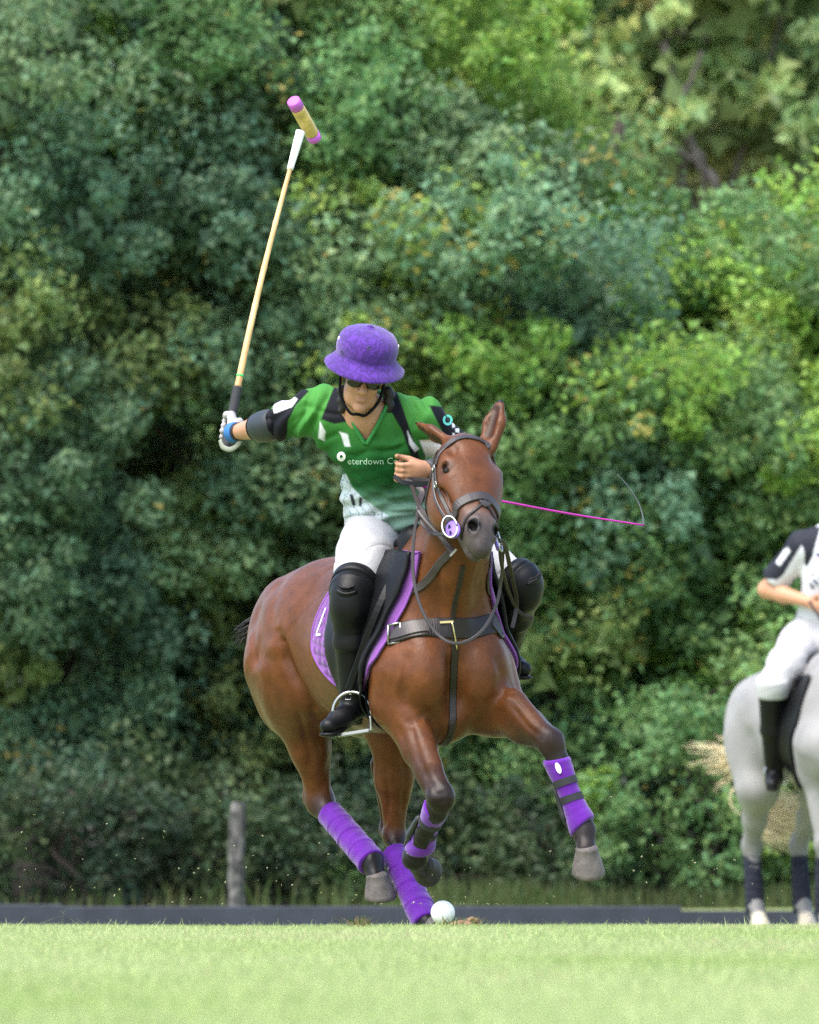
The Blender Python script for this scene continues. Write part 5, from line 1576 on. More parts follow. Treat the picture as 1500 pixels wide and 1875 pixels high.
# knee guards: padded cup, top band, moulded ridges
def build_knee(k, h, a, out, high=0.075):
    B = Body(0.0052)
    up = nrm(h - k); dn = nrm(a - k)
    B.cc(k + up * high, k + up * 0.005, 0.077, 0.080, 0.02)
    B.rc(k + up * 0.01, k + dn * 0.05, 0.079, 0.076, 0.02)
    B.rc(k + dn * 0.05, k + dn * 0.17, 0.076, 0.064, 0.02)
    B.el(k + out * 0.035 + dn * 0.03, (0.052, 0.052, 0.080), None, 0.03)
    for q in range(5):
        c = k + out * (0.087 - 0.003 * abs(q - 1)) + dn * (-0.012 + 0.022 * q)
        sd = nrm(np.cross(out, dn))
        w = 0.030 + 0.006 * math.sin(q * 0.8)
        for z in range(6):
            x0, x1 = -w + 2 * w * z / 6, -w + 2 * w * (z + 1) / 6
            f0, f1 = 0.012 * (x0 / w) ** 2, 0.012 * (x1 / w) ** 2
            B.rc(c + sd * x0 - dn * f0 - out * f0, c + sd * x1 - dn * f1 - out * f1, 0.0055, 0.0055, 0.004)
    g = body_obj("knee_guard", B, (0.014,) * 3, MAT['black_leather'], rider, 1)
    ub = [k + up * (high - 0.015) + (0.082) * (math.cos(x) * frame(up)[0] + math.sin(x) * frame(up)[1]) for x in np.linspace(0, 2 * math.pi, 37)]
    Vs, Fs = [], []
    for p in ub:
        q = nrm(p - (k + up * (high - 0.015)))
        for d, e in ((-0.020, -0.004), (-0.020, 0.004), (0.020, 0.004), (0.020, -0.004)):
            Vs.append(p + up * d + q * e)
    for i in range(36):
        for j in range(4):
            Fs.append((i * 4 + j, i * 4 + (j + 1) % 4, (i + 1) * 4 + (j + 1) % 4, (i + 1) * 4 + j))
    py_obj("strap", Vs, Fs, MAT['black_leather'], g, True)
build_knee(R_KNR, R_HIR, R_ANR, nrm(V(-0.22, -0.95, 0.1)))
build_knee(R_KNL, R_HIL, R_ANL, nrm(V(0.55, -0.8, 0.2)), 0.040)
# elbow guard, wrist bands, glove
def band(name, c, ax, r, w, th, mat, parent, bulge=0.0, ell=(1, 1)):
    pts = [c - ax * w / 2, c - ax * w * 0.46, c - ax * w * 0.25, c, c + ax * w * 0.25, c + ax * w * 0.46, c + ax * w / 2]
    return tube(name, pts, [r - th, r, r + bulge * 0.7, r + bulge, r + bulge * 0.7, r, r - th], mat, parent, 24, ell=ell)
MAT['elbow'] = mat_plain("dark elbow pad", (0.016, 0.022, 0.028), 0.5, 0.5, bump=(200, 0.3, 0.001), var=0.25)
ax_u = nrm(R_ELR - R_SHR); ax_f = nrm(R_WRR - R_ELR)
eg = band("elbow_guard", R_ELR + ax_f * 0.005, nrm(ax_u + ax_f), 0.054, 0.120, 0.006, MAT['elbow'], rider, 0.005)
band("rim", R_ELR + ax_f * 0.066, ax_f, 0.053, 0.014, 0.003, MAT['black_cloth'], eg)
MAT['blue_band'] = mat_plain("blue wrist tape", (0.03, 0.13, 0.34), 0.7, 0.3, bump=(200, 0.3, 0.001))
band("wrist_strap", R_WRR + ax_f * 0.002, ax_f, 0.037, 0.038, 0.004, MAT['blue_band'], rider, 0.002)
band("wrist_strap", R_WRR - ax_f * 0.024, ax_f, 0.034, 0.014, 0.003, MAT['brown_leather'], rider)
ax_l = nrm(R_WRL - R_ELL)
MAT['watch'] = mat_plain("dark grey wrist band", (0.06, 0.06, 0.068), 0.5, 0.4)
band("wrist_band", R_WRL - ax_l * 0.005, ax_l, 0.033, 0.045, 0.004, MAT['watch'], rider, 0.002)
MAT['glove'] = mat_vcol("white leather glove", 0.6, 0.35, bump=(140, 0.3, 0.001), var=0.12)
GB = Body(0.0042)
add_hand(GB, R_WRR + ax_f * 0.012, GRIP_R, MAL_D, 1, 0.0035, (0.33, 0.315, 0.31))
def glove_col(v, c, n):
    r = v - R_WRR
    pal = (sn(v, 60, 60, 60) > 0.25)
    return np.where(pal[:, None], c * 0.8, c)
body_obj("glove", GB, (0.62, 0.60, 0.57), MAT['glove'], rider, 1, None, glove_col)
# fringe of the mallet thong hanging under the fist
MAT['white_leather'] = mat_plain("pale glove leather", (0.24, 0.26, 0.21), 0.6, 0.3)
tube("wrist_thong", catmull([P(403, 806, 0.60), P(408, 818, 0.59), P(421, 823, 0.58), P(434, 816, 0.565), P(440, 806, 0.56)], 6), 0.0075, MAT['white_leather'], rider, 8, ell=(0.6, 1.3))

# helmet ---------------------------------------------------------------
def build_helmet():
    c0 = HQ(0, -0.006, 0.043)
    prof = [(1.375, -0.006), (1.39, -0.003), (1.385, 0.003), (1.25, 0.014), (1.11, 0.027), (1.045, 0.035), (1.032, 0.040), (1.055, 0.048), (1.07, 0.064), (1.06, 0.082), (1.00, 0.103), (0.87, 0.121), (0.62, 0.135), (0.30, 0.142), (0.07, 0.144), (0.065, 0.148), (0.04, 0.151), (0.001, 0.152)]
    seg = 56; Vv, Ff = [], []
    for k, z in prof:
        for j in range(seg):
            a = 2 * math.pi * j / seg
            br = max(0, (k - 1.03)) if z < 0.035 else 0
            kk = k + br * 0.15 * max(0, math.sin(a)) ** 1.5 - br * 0.30 * max(0, -math.sin(a))
            dz = -0.010 * max(0, math.sin(a)) * br / 0.28
            Vv.append(c0 + QR * 0.105 * kk * math.cos(a) + QF * 0.122 * kk * math.sin(a) + QU * (z + dz))
    m = len(prof)
    inner = [(1.35, -0.006), (1.20, 0.008), (1.0, 0.018), (0.97, 0.06), (0.7, 0.12), (0.001, 0.138)]
    for k, z in inner:
        for j in range(seg):
            a = 2 * math.pi * j / seg
            br = max(0, (k - 1.03)) if z < 0.035 else 0
            kk = k + br * 0.15 * max(0, math.sin(a)) ** 1.5 - br * 0.30 * max(0, -math.sin(a))
            dz = -0.010 * max(0, math.sin(a)) * br / 0.28
            Vv.append(c0 + QR * 0.105 * kk * math.cos(a) + QF * 0.122 * kk * math.sin(a) + QU * (z + dz))
    def band_(i0, i1, flip):
        for j in range(seg):
            q = (i0 * seg + j, i0 * seg + (j + 1) % seg, i1 * seg + (j + 1) % seg, i1 * seg + j)
            Ff.append(q[::-1] if flip else q)
    for i in range(m - 1): band_(i, i + 1, False)
    for i in range(m, m + len(inner) - 1): band_(i, i + 1, True)
    band_(0, m, True)
    h_ = py_obj("helmet", Vv, Ff, MAT['helmet'], rider, True)
    # raised seam over the crown, eyelets and side vents
    pts = []
    for t in np.linspace(math.radians(8), math.radians(172), 24):
        pts.append(c0 + QR * 0.104 * math.cos(t) * (1.03 if math.sin(t) < 0.6 else 1.0) + QU * (0.045 + 0.11 * math.sin(t) ** 0.9) - QF * 0.012)
    hb = bvh_of(h_)
    strap("seam", pts, 0.012, 0.003, MAT['helmet'], h_, hb, 0.0005, 3)
    for (x, y) in ((627, 645), (676, 638)):
        a = P(x, y, -3); b = P(x, y, 3)
        hit = hb.ray_cast(Vector(a), Vector(nrm(b - a)))
        if hit[0] is not None:
            ring("eyelet", np.array(hit[0]) + np.array(hit[1]) * 0.001, np.array(hit[1]), 0.0058, 0.0024, MAT['eyelet'], h_, 14)
    for s in (1, -1):
        for q in (0.075, 0.090):
            c = c0 + QR * 0.108 * s + QF * 0.012 + QU * q
            ring("vent_stud", c, QR * s, 0.005, 0.0028, MAT['white'], h_, 12)
    # chin straps
    for s in (1, -1):
        tube("chin_strap", catmull([HQ(0.083 * s, 0.01, 0.05), HQ(0.080 * s, 0.010, -0.01), HQ(0.068 * s, 0.028, -0.075), HQ(0.030 * s, 0.052, -0.122), HQ(0.0, 0.055, -0.124)], 6), 0.0055, MAT['black_cloth'], h_, 8)
    return h_
MAT['eyelet'] = mat_plain("dark eyelet", (0.03, 0.035, 0.045), 0.4, 0.5, 0.6)
build_helmet()
# sunglasses
SG = Body(0.004)
for s in (1, -1):
    SG.el(HQ(0.033 * s, 0.092, 0.004), (0.031, 0.012, 0.022), RQ, 0.004)
    SG.rc(HQ(0.060 * s, 0.085, 0.014), HQ(0.078 * s, 0.0, 0.012), 0.004, 0.004, 0.004)
SG.rc(HQ(-0.012, 0.100, 0.014), HQ(0.012, 0.100, 0.014), 0.006, 0.006, 0.006)
MAT['lens'] = mat_plain("dark lenses", (0.008, 0.008, 0.010), 0.1, 0.6)
body_obj("sunglasses", SG, (0.01,) * 3, MAT['lens'], rider, 1)
# dark plaited hair behind the neck, both sides
MAT['dark_hair'] = mat_plain("dark hair", (0.012, 0.010, 0.010), 0.5, 0.4, var=0.4, varscale=60)
HB = Body(0.005)
for s, x0, x1 in ((1, 712, 716), (-1, 628, 626)):
    yy = 0.05
    for q in range(4):
        a = P(x0 + (x1 - x0) * q / 7 + (2 if q % 2 else -2), 716 + 9 * q, yy); b = P(x0 + (x1 - x0) * q / 7 + (-2 if q % 2 else 2), 724 + 9 * q, yy)
        HB.rc(a, b, 0.020 - 0.0012 * q, 0.018 - 0.0012 * q, 0.006)
HB.el(HQ(0, -0.06, 0.0), (0.075, 0.05, 0.07), RQ, 0.02)
body_obj("hair", HB, (0.012,) * 3, MAT['dark_hair'], rider, 1)

# ------------------------------------------------------------------ mallet, whip, ball
mal = empty("polo_mallet", MAL_A)
tag(mal, "bamboo polo mallet with purple tipped head raised by the rider in green", "mallet")
MAT['cane'], _nt, _b = new_mat("bamboo cane")
def _cane_nodes(nt, bs):
    tc = nd(nt, "ShaderNodeTexCoord")
    tx = nd(nt, "ShaderNodeTexNoise", Scale=9.0, Detail=3.0)
    nt.links.new(tc.outputs["Object"], tx.inputs[0])
    cr = nd(nt, "ShaderNodeValToRGB")
    cr.color_ramp.elements[0].position = 0.35; cr.color_ramp.elements[0].color = (0.50, 0.27, 0.095, 1)
    cr.color_ramp.elements[1].position = 0.65; cr.color_ramp.elements[1].color = (0.72, 0.47, 0.20, 1)
    nt.links.new(tx.outputs[0], cr.inputs[0]); nt.links.new(cr.outputs[0], bs.inputs["Base Color"])
    bs.inputs["Roughness"].default_value = 0.35
_cane_nodes(_nt, _b)
ML = np.linalg.norm(MAL_B - MAL_A)
def mp(t): return MAL_A + MAL_D * ML * t + V(0, 0.0, 0) + (P(494, 500, 0.86) * 0 if False else 0)
def bow(t):
    """slight whip of the cane in the swing"""
    return MAL_A + MAL_D * ML * t + V(-0.016, 0, 0.0) * math.sin(math.pi * t)
cp = [bow(t) for t in np.linspace(0.185, 0.875, 60)]
nodes_t = (0.32, 0.44, 0.56, 0.70, 0.80)
put(tube("cane", cp, [0.0125 - 0.0042 * t + 0.0014 * max(0, 1 - min(abs((0.185 + 0.69 * t) - q) for q in nodes_t) / 0.006) for t in np.linspace(0, 1, 60)], MAT['cane'], None, 12), mal)
MAT['grip'] = mat_plain("grey grip tape", (0.030, 0.031, 0.035), 0.8, 0.3, bump=(180, 0.5, 0.002), var=0.25)
gp = [bow(t) for t in np.linspace(0.0, 0.19, 30)]
put(tube("grip", gp, [0.0165 if q > 2 else 0.021 for q in range(30)], MAT['grip'], None, 14, rfun=lambda t, j: 0.0018 * ((t * 14 - j) % 1.0)), mal)
MAT['green_tape'] = mat_plain("green tape", (0.06, 0.55, 0.13), 0.6, 0.3)
put(tube("green_band", [bow(0.222), bow(0.228)], 0.0137, MAT['green_tape'], None, 12), mal)
put(tube("white_binding", [bow(t) for t in np.linspace(0.866, 0.985, 14)], np.linspace(0.0115, 0.0175, 14), MAT['white'], None, 12, rfun=lambda t, j: 0.0008 * ((t * 20 - j) % 1.0)), mal)
h0, h1 = P(537, 184, 0.985), P(578, 256, 1.135)
hc = (h0 + h1) / 2
hx = nrm(h1 - h0)
MAT['mallet_wood'] = mat_plain("mallet head wood", (0.56, 0.40, 0.12), 0.4, 0.4, var=0.3, varscale=30)
MAT['pink_purple'] = mat_plain("purple tape", (0.50, 0.12, 0.55), 0.6, 0.3)
Lh = np.linalg.norm(h1 - h0)
put(tube("head", [h0 + hx * Lh * t for t in np.linspace(0.17, 0.86, 10)], [0.0245, 0.0255, 0.026, 0.026, 0.026, 0.026, 0.026, 0.026, 0.0255, 0.0245], MAT['mallet_wood'], None, 24), mal)
put(tube("end_wrap", [h0, h0 + hx * 0.003, h0 + hx * Lh * 0.18], [0.022, 0.025, 0.0262], MAT['pink_purple'], None, 24), mal)
put(tube("end_wrap", [h0 + hx * Lh * 0.85, h1 - hx * 0.004, h1], [0.0262, 0.0245, 0.020], MAT['pink_purple'], None, 24), mal)
whip = empty("riding_whip", P(760, 889, -0.02))
tag(whip, "thin magenta riding whip with grey lash behind the bay horse's head", "whip")
MAT['magenta'] = mat_plain("magenta shaft", (0.36, 0.015, 0.27), 0.4, 0.4)
MAT['grey_lash'] = mat_plain("grey cord", (0.12, 0.13, 0.15), 0.7, 0.3)
put(tube("whip_shaft", catmull([P(742, 884, -0.03), P(850, 906, 0.06), P(920, 918, 0.10), P(1050, 942, 0.15), P(1180, 962, 0.20)], 8), np.linspace(0.0055, 0.0032, 33), MAT['magenta'], None, 8), whip)
put(tube("whip_lash", catmull([P(1179, 962, 0.20), P(1176, 940, 0.20), P(1168, 918, 0.20), P(1150, 890, 0.19), P(1130, 868, 0.19)], 6), np.linspace(0.0036, 0.0008, 25), MAT['grey_lash'], None, 6), whip)
# ------------------------------------------------------------------ the grey horse and its rider
YAW2 = math.radians(17)
GF = V(math.sin(YAW2), -math.cos(YAW2), 0); GS = V(-math.cos(YAW2), -math.sin(YAW2), 0)
GO = V(float(P(1452, 1500, 22.3)[0]) + 0.17, 22.15, -0.205)
def G(f, s, u): return GO + f * GF + s * GS + V(0, 0, u * 1.09)
RG = np.array([GF, GS, (0, 0, 1)])
def rotg(deg, about='s'):
    a = math.radians(deg); c, s = math.cos(a), math.sin(a)
    return np.array([[c, 0, s], [0, 1, 0], [-s, 0, c]]) @ RG
GREYC = np.array((0.232, 0.228, 0.228)); GDK = np.array((0.20, 0.19, 0.19)); GMZ = np.array((0.22, 0.2, 0.2))
g_poll = G(0.68, 0, 1.72); g_ax = nrm(GF * 0.55 + V(0, 0, -0.84)); g_n = nrm(GF * 0.84 + V(0, 0, 0.55)); g_w = np.cross(g_n, g_ax)
def GD(a, w, n): return g_poll + 0.96 * a * g_ax + w * g_w + n * g_n
MAT['grey_coat'] = mat_vcol("grey coat", 0.55, 0.35, bump=(160, 0.2, 0.001), sheen=0.1, var=0.12, varscale=9)
def build_grey():
    B = Body(0.011)
    trunk_prims(B, G, RG, rotg, GS)
    head_prims(B, GD, np.array([g_ax, g_w, g_n]), GMZ)
    for s in (1, -1):
        ear_prims(B, GD(0.0, 0.05 * s, -0.06), GD(-0.14, 0.075 * s, -0.04), g_n, 0.036)
        # hind leg, standing
        hip, st, hk, ft = G(-0.72, 0.15 * s, 0.96), G(-0.60, 0.18 * s, 0.72), G(-0.84, 0.135 * s, 0.43), G(-0.77, 0.135 * s, 0.13)
        B.rc(hip, st, 0.17, 0.12, 0.06); B.rc(st, st * 0.45 + hk * 0.55, 0.11, 0.062, 0.05); B.rc(st * 0.45 + hk * 0.55, hk, 0.062, 0.042, 0.04)
        B.rc(hk, G(-0.90, 0.135 * s, 0.48), 0.040, 0.028, 0.03)
        B.el(hk, (0.05, 0.056, 0.065), RG, 0.02)
        B.rc(hk, ft, 0.042, 0.035, 0.02, GREYC * 0.7); B.el(ft, 0.045, k=0.02)
        B.rc(ft, G(-0.71, 0.135 * s, 0.06), 0.036, 0.042, 0.02)
        # foreleg, standing
        el, kn, ff = G(0.27, 0.15 * s, 0.80), G(0.33, 0.12 * s, 0.44), G(0.33, 0.12 * s, 0.13)
        B.rc(G(0.34, 0.16 * s, 0.92), el, 0.13, 0.095, 0.06); B.rc(el, kn, 0.082, 0.043, 0.04)
        B.el(kn, (0.056, 0.056, 0.066), RG, 0.02)
        B.rc(kn, ff, 0.042, 0.034, 0.02, GREYC * 0.7); B.el(ff, 0.044, k=0.02)
        B.rc(ff, G(0.39, 0.12 * s, 0.06), 0.036, 0.042, 0.02)
    crease_prims(B, G)
    def colfn(v, c, n):
        k = (sn(v, 9, 9, 5, 1.0) * 0.5 + 0.5)[:, None]
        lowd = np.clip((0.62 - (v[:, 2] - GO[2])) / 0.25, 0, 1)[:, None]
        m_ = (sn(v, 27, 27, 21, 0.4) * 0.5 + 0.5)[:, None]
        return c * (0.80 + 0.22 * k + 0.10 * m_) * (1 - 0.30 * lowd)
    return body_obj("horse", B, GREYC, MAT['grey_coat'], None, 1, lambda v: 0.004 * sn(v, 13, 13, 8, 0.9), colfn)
grey = build_grey()
tag(grey, "pale grey horse standing at the right edge with flying cream tail", "horse")
for s in (1, -1):
    e = link_obj("eye", bpy.data.objects["eye"].data, None, grey); e.location = GD(0.172, 0.094 * s, -0.040)
    for f0 in (-0.71, 0.39):
        w = 0.135 if f0 < 0 else 0.12
        hoof("hoof", G(f0 - 0.01, w * s, 0.085), G(f0 + 0.02, w * s, 0.0), GF, 0.048, MAT['hoof_pale'], grey)
grey_bvh = bvh_of(grey)
MAT['navy_wrap'] = mat_plain("dark navy bandage", (0.016, 0.018, 0.030), 0.9, 0.2, bump=(200, 0.4, 0.002), var=0.25)
for (f0, w, up, nm) in ((-0.835, 0.135, "hind", "hind"), (0.33, 0.12, "fore", "fore")):
    for s in (1, -1):
        a = G(f0, w * s, 0.375); b = G(-0.775 if f0 < 0 else 0.33, w * s, 0.10)
        n = 36
        o = tube("leg_bandage", [a + (b - a) * t for t in np.linspace(0, 1, n)], np.linspace(0.045, 0.051, n), MAT['navy_wrap'], None, 24, rfun=lambda t, j: 0.005 * ((t * 7 - j) % 1.0))
        tag(o, "navy bandage on the grey horse's %s %s leg" % ("near-side" if s < 0 else "off-side", nm), "bandage", "navy bandages on the grey horse")
# cream tail, blown sideways
MAT['cream_hair'] = mat_plain("cream tail hair", (0.74, 0.64, 0.43), 0.55, 0.3, var=0.25, varscale=12)
def locks(name, curves, mat, parent, per, spread, r, seed):
    rng = np.random.default_rng(seed); Vv, Ff = [], []
    for c in curves:
        c = [np.asarray(p, float) for p in c]
        for _ in range(per):
            o0 = rng.normal(0, spread * 0.35, 3); o1 = rng.normal(0, spread, 3)
            ph = rng.uniform(0, 6.28)
            p = catmull([q + o0 * (1 - i / (len(c) - 1)) + o1 * (i / (len(c) - 1)) + V(0, 0, 0.012 * math.sin(ph + 2.2 * i)) for i, q in enumerate(c)], 5)
            v, f = tube_data(p, np.interp(np.linspace(0, 1, len(p)), [0, 0.6, 1], [r, r * 0.8, r * 0.12]), 4)
            k = len(Vv); Vv += v; Ff += [tuple(i + k for i in q) for q in f]
    return py_obj(name, Vv, Ff, mat, parent, True)
yt = 23.25
dock = G(-1.06, 0, 1.02)
rngT = np.random.default_rng(3)
left = []
for q in range(30):
    a_ = rngT.uniform(-0.42, 0.95); L_ = rngT.choice([26, 40, 52, 64, 78, 92]) * rngT.uniform(0.85, 1.1) * (1.0 if a_ < 0.6 else 0.8)
    b0 = (1350, 1352 + 62 * (a_ + 0.42) / 1.37 + rngT.normal(0, 3))
    tip_ = (b0[0] - L_ * math.cos(a_ * 0.9), b0[1] + L_ * math.sin(a_ * 0.9) * 0.8 + rngT.normal(0, 5))
    mid_ = ((b0[0] + tip_[0]) / 2, (b0[1] + tip_[1]) / 2 + rngT.uniform(-6, 16))
    left.append([dock, P(1368, (1300 + b0[1]) / 2, yt), P(*b0, yt + rngT.uniform(-0.1, 0.1)), P(*mid_, yt), P(*tip_, yt + rngT.uniform(-0.1, 0.1))])
left.append([dock, P(1370, 1330, yt), P(1352, 1425, yt), P(1337, 1455, yt), P(1343, 1482, yt), P(1364, 1492, yt)])
right = [[dock, P(1402, 1380, yt), P(1412, 1450, yt), P(1450, 1478, yt), P(1500, 1470, yt)],
         [dock, P(1400, 1390, yt), P(1406, 1470, yt), P(1440, 1492, yt), P(1498, 1490, yt)],
         [dock, P(1398, 1390, yt), P(1400, 1490, yt), P(1430, 1505, yt), P(1492, 1510, yt)],
         [dock, P(1396, 1400, yt), P(1396, 1500, yt), P(1425, 1522, yt), P(1482, 1524, yt)],
         [dock, P(1394, 1400, yt), P(1392, 1502, yt), P(1420, 1530, yt), P(1466, 1540, yt)]]
locks("tail", left, MAT['cream_hair'], grey, 7, 0.008, 0.0019, 5)
locks("tail_underside", right, MAT['cream_hair'], grey, 70, 0.040, 0.0026, 6)
# tack
sad2 = empty("saddle", G(0, 0, 1.3))
tag(sad2, "dark leather saddle and girth on the grey horse", "saddle")
for s_ in (1, -1):
    o, edge, _ = sheet("flap", lambda u: (-0.16 + 0.16 * min(max((1.22 - u) / 0.4, 0), 1), 0.27 + 0.06 * (u - 1.0)), s_, 1.262, 0.72, 22, 30, 0.012, 0.010, MAT['brown_leather'] if s_ < 0 else MAT['black_leather'], None, None, grey_bvh, G)
    put(o, sad2)
    gp = [ray_side(0.09, u, s_, grey_bvh, G)[0] for u in (0.95, 0.86, 0.78)] + [G(0.09, 0.05 * s_, 0.68)]
    put(strap("girth", gp, 0.10, 0.010, MAT['brown_leather'], None, grey_bvh, 0.004), sad2)
SB = Body(0.010)
SB.rc(G(-0.33, 0, 1.375), G(-0.10, 0, 1.325), 0.055, 0.05, 0.05, flat=(GS, 2.6))
SB.rc(G(-0.10, 0, 1.325), G(0.18, 0, 1.345), 0.05, 0.05, 0.05, flat=(GS, 2.0))
put(body_obj("seat", SB, (0.012,) * 3, MAT['black_leather']), sad2)
KY = 21.98
K_PEL = P(1506, 1165, 22.42); K_CHE = P(1530, 1045, 22.32); K_NEK = P(1541, 968, 22.26); K_HEAD = P(1546, 916, 22.20)
K_SHR = P(1474, 998, 22.32); K_ELR = P(1404, 1080, 22.46); K_WRR = P(1482, 1102, 22.22)
K_SHL = P(1600, 996, 22.20); K_ELL = P(1650, 1080, 22.30); K_WRL = P(1548, 1112, 22.02)
K_HIR = P(1470, 1175, 22.36); K_KNR = P(1414, 1258, KY); K_ANR = P(1418, 1420, 22.20); K_TOR = P(1414, 1437, 22.02)
K_HIL = P(1540, 1175, 22.30); K_KNL = P(1603, 1256, 21.86); K_ANL = P(1598, 1420, 22.05); K_TOL = P(1604, 1437, 21.88)
KW = 0.067 / 0.067
def build_rider2():
    B = Body(0.0075)
    B.el(K_HEAD + V(0, 0, 0.02), (0.074, 0.094, 0.10), None, 0.02)
    B.el(K_HEAD + V(0, -0.025, -0.06), (0.056, 0.064, 0.062), None, 0.03)
    B.rc(K_HEAD + V(0, -0.095, 0.01), K_HEAD + V(0, -0.115, -0.03), 0.009, 0.013, 0.012)
    for s in (1, -1):
        B.el(K_HEAD + V(0.034 * s, -0.095, 0.012), (0.02, 0.014, 0.012), None, 0.01, sub=True)
        B.el(K_HEAD + V(0.033 * s, -0.078, 0.012), 0.0125, None, 0.003)
        B.el(K_HEAD + V(0.076 * s, 0.0, -0.01), (0.01, 0.018, 0.03), None, 0.01)
    B.rc(K_HEAD + V(-0.02, -0.088, -0.062), K_HEAD + V(0.02, -0.088, -0.062), 0.008, 0.008, 0.006, LIPC)
    B.rc(K_HEAD + V(0, 0.02, -0.06), K_NEK, 0.056, 0.062, 0.03)
    B.rc(K_NEK, K_CHE, 0.08, 0.12, 0.05); B.rc(K_CHE, K_PEL, 0.13, 0.12, 0.05); B.rc(K_SHR, K_SHL, 0.06, 0.06, 0.05)
    for a, e, w in ((K_SHR, K_ELR, K_WRR), (K_SHL, K_ELL, K_WRL)):
        B.rc(a, e, 0.055, 0.046, 0.03); B.rc(e, e * 0.6 + w * 0.4, 0.046, 0.045, 0.02); B.rc(e * 0.6 + w * 0.4, w, 0.045, 0.029, 0.02)
    grip = (K_WRR + K_WRL) / 2 + V(-0.02, -0.05, 0.0)
    add_hand(B, K_WRR, K_WRR + nrm(K_WRR - K_ELR) * 0.085, V(0.1, 0.3, 1), -1, R=0.018)
    add_hand(B, K_WRL, K_WRL + nrm(K_WRL - K_ELL) * 0.085, V(-0.1, 0.3, 1), 1, R=0.018)
    for h, k, a, t in ((K_HIR, K_KNR, K_ANR, K_TOR), (K_HIL, K_KNL, K_ANL, K_TOL)):
        B.rc(h, k, 0.095, 0.058, 0.05); B.rc(k, a, 0.050, 0.026, 0.02); B.rc(a + V(0, 0, -0.015), t + (a - t) * 0.25, 0.022, 0.016, 0.01)
    return body_obj("person", B, SKIN * 1.05, MAT['skin'], None, 1)
r2 = build_rider2()
tag(r2, "rider in black and white jersey sitting on the grey horse", "person")
def jersey2():
    B = Body(0.0065)
    B.rc(K_NEK + V(0, 0.03, -0.03), K_CHE, 0.105, 0.165, 0.06, flat=(V(0, 1, 0), 0.8))
    B.rc(K_CHE, K_PEL + V(0, 0, 0.05), 0.160, 0.150, 0.06, flat=(V(0, 1, 0), 0.85))
    B.rc(K_SHR, K_SHL, 0.080, 0.080, 0.06); B.rc(K_NEK + V(0, 0.02, -0.02), K_SHR, 0.06, 0.075, 0.04); B.rc(K_NEK + V(0, 0.02, -0.02), K_SHL, 0.06, 0.075, 0.04)
    for a, e in ((K_SHR, K_ELR), (K_SHL, K_ELL)):
        c = a + (e - a) * 0.78
        B.cc(a, c, 0.082, 0.076, 0.05)
        B.cc(c - nrm(e - a) * 0.01, c + nrm(e - a) * 0.06, 0.066, 0.066, 0.003, sub=True)
    B.rc(K_NEK + V(0, -0.03, 0.08), K_NEK + V(0, -0.05, 0.0), 0.060, 0.055, 0.008, sub=True)
    wh, bk = np.array((0.58, 0.59, 0.63)), np.array((0.020, 0.022, 0.032))
    def colfn(v, c, n):
        X, Y = PX(v)
        M = lambda p: in_poly(X, Y, p) | in_poly(3076 - X, Y, p)
        c = np.tile(wh, (len(v), 1))
        # black over the shoulder and down the outer sleeve, black side seam
        sd = M([(1420, 985), (1440, 950), (1480, 940), (1506, 958), (1500, 975), (1493, 1000), (1488, 1020), (1478, 1040), (1473, 1030), (1474, 1012), (1468, 998), (1436, 1050), (1424, 1062), (1380, 1060), (1400, 1020)])
        c = np.where(sd[:, None], bk, c)
        sd = M([(1452, 1060), (1466, 1058), (1466, 1085), (1454, 1090)]) | M([(1440, 1100), (1458, 1098), (1458, 1130), (1435, 1140)])
        c = np.where(sd[:, None], bk, c)
        num = M([(1436, 1006), (1443, 1002), (1447, 1010), (1428, 1036), (1420, 1030), (1426, 1022)])
        c = np.where(num[:, None], wh, c)
        col = M([(1490, 952), (1540, 948), (1540, 968), (1495, 964)])
        c = np.where(col[:, None], wh, c)
        fl = in_poly(X, Y, [(1494, 1012), (1512, 1012), (1512, 1020), (1494, 1020)])
        c = np.where(fl[:, None], np.array((0.03, 0.05, 0.16)), c)
        st = in_poly(X, Y, [(1492, 1020), (1512, 1020), (1512, 1032), (1492, 1032)]) & (np.sin(Y * 1.6) > 0.2)
        c = np.where(st[:, None], np.array((0.5, 0.10, 0.13)), c)
        gp = (Y > 1050) & (Y < 1080) & (X > 1478) & (X < 1550) & (np.sin(X / 3.1 + np.sin(Y / 4)) * np.sin(Y / 3.7 + 1.3 * np.sin(X / 6)) > 0.15)
        c = np.where(gp[:, None], np.array((0.12, 0.13, 0.18)), c)
        return c
    return body_obj("jersey", B, wh, MAT['jersey'], r2, 1, lambda v: 0.005 * sn(v, 15, 12, 14, 0.2) + 0.003 * sn(v, 40, 25, 33, 1.1), colfn)
jersey2()
BB = Body(0.0065)
BB.rc(K_PEL + V(0, 0, 0.03), K_PEL + V(0, 0, -0.04), 0.15, 0.15, 0.05)
for h, k in ((K_HIR, K_KNR), (K_HIL, K_KNL)):
    BB.rc(h, h * 0.5 + k * 0.5, 0.125, 0.100, 0.05); BB.rc(h * 0.5 + k * 0.5, k, 0.100, 0.080, 0.04)
    BB.cc(k + V(0, 0, 0.03), k + V(0.0, 0.02, -0.05), 0.080, 0.076, 0.03)
body_obj("breeches", BB, (0.74,) * 3, MAT['breeches'], r2, 1, lambda v: 0.004 * sn(v, 20, 14, 36, 0.4) + 0.002 * sn(v, 60, 40, 70, 1.3))
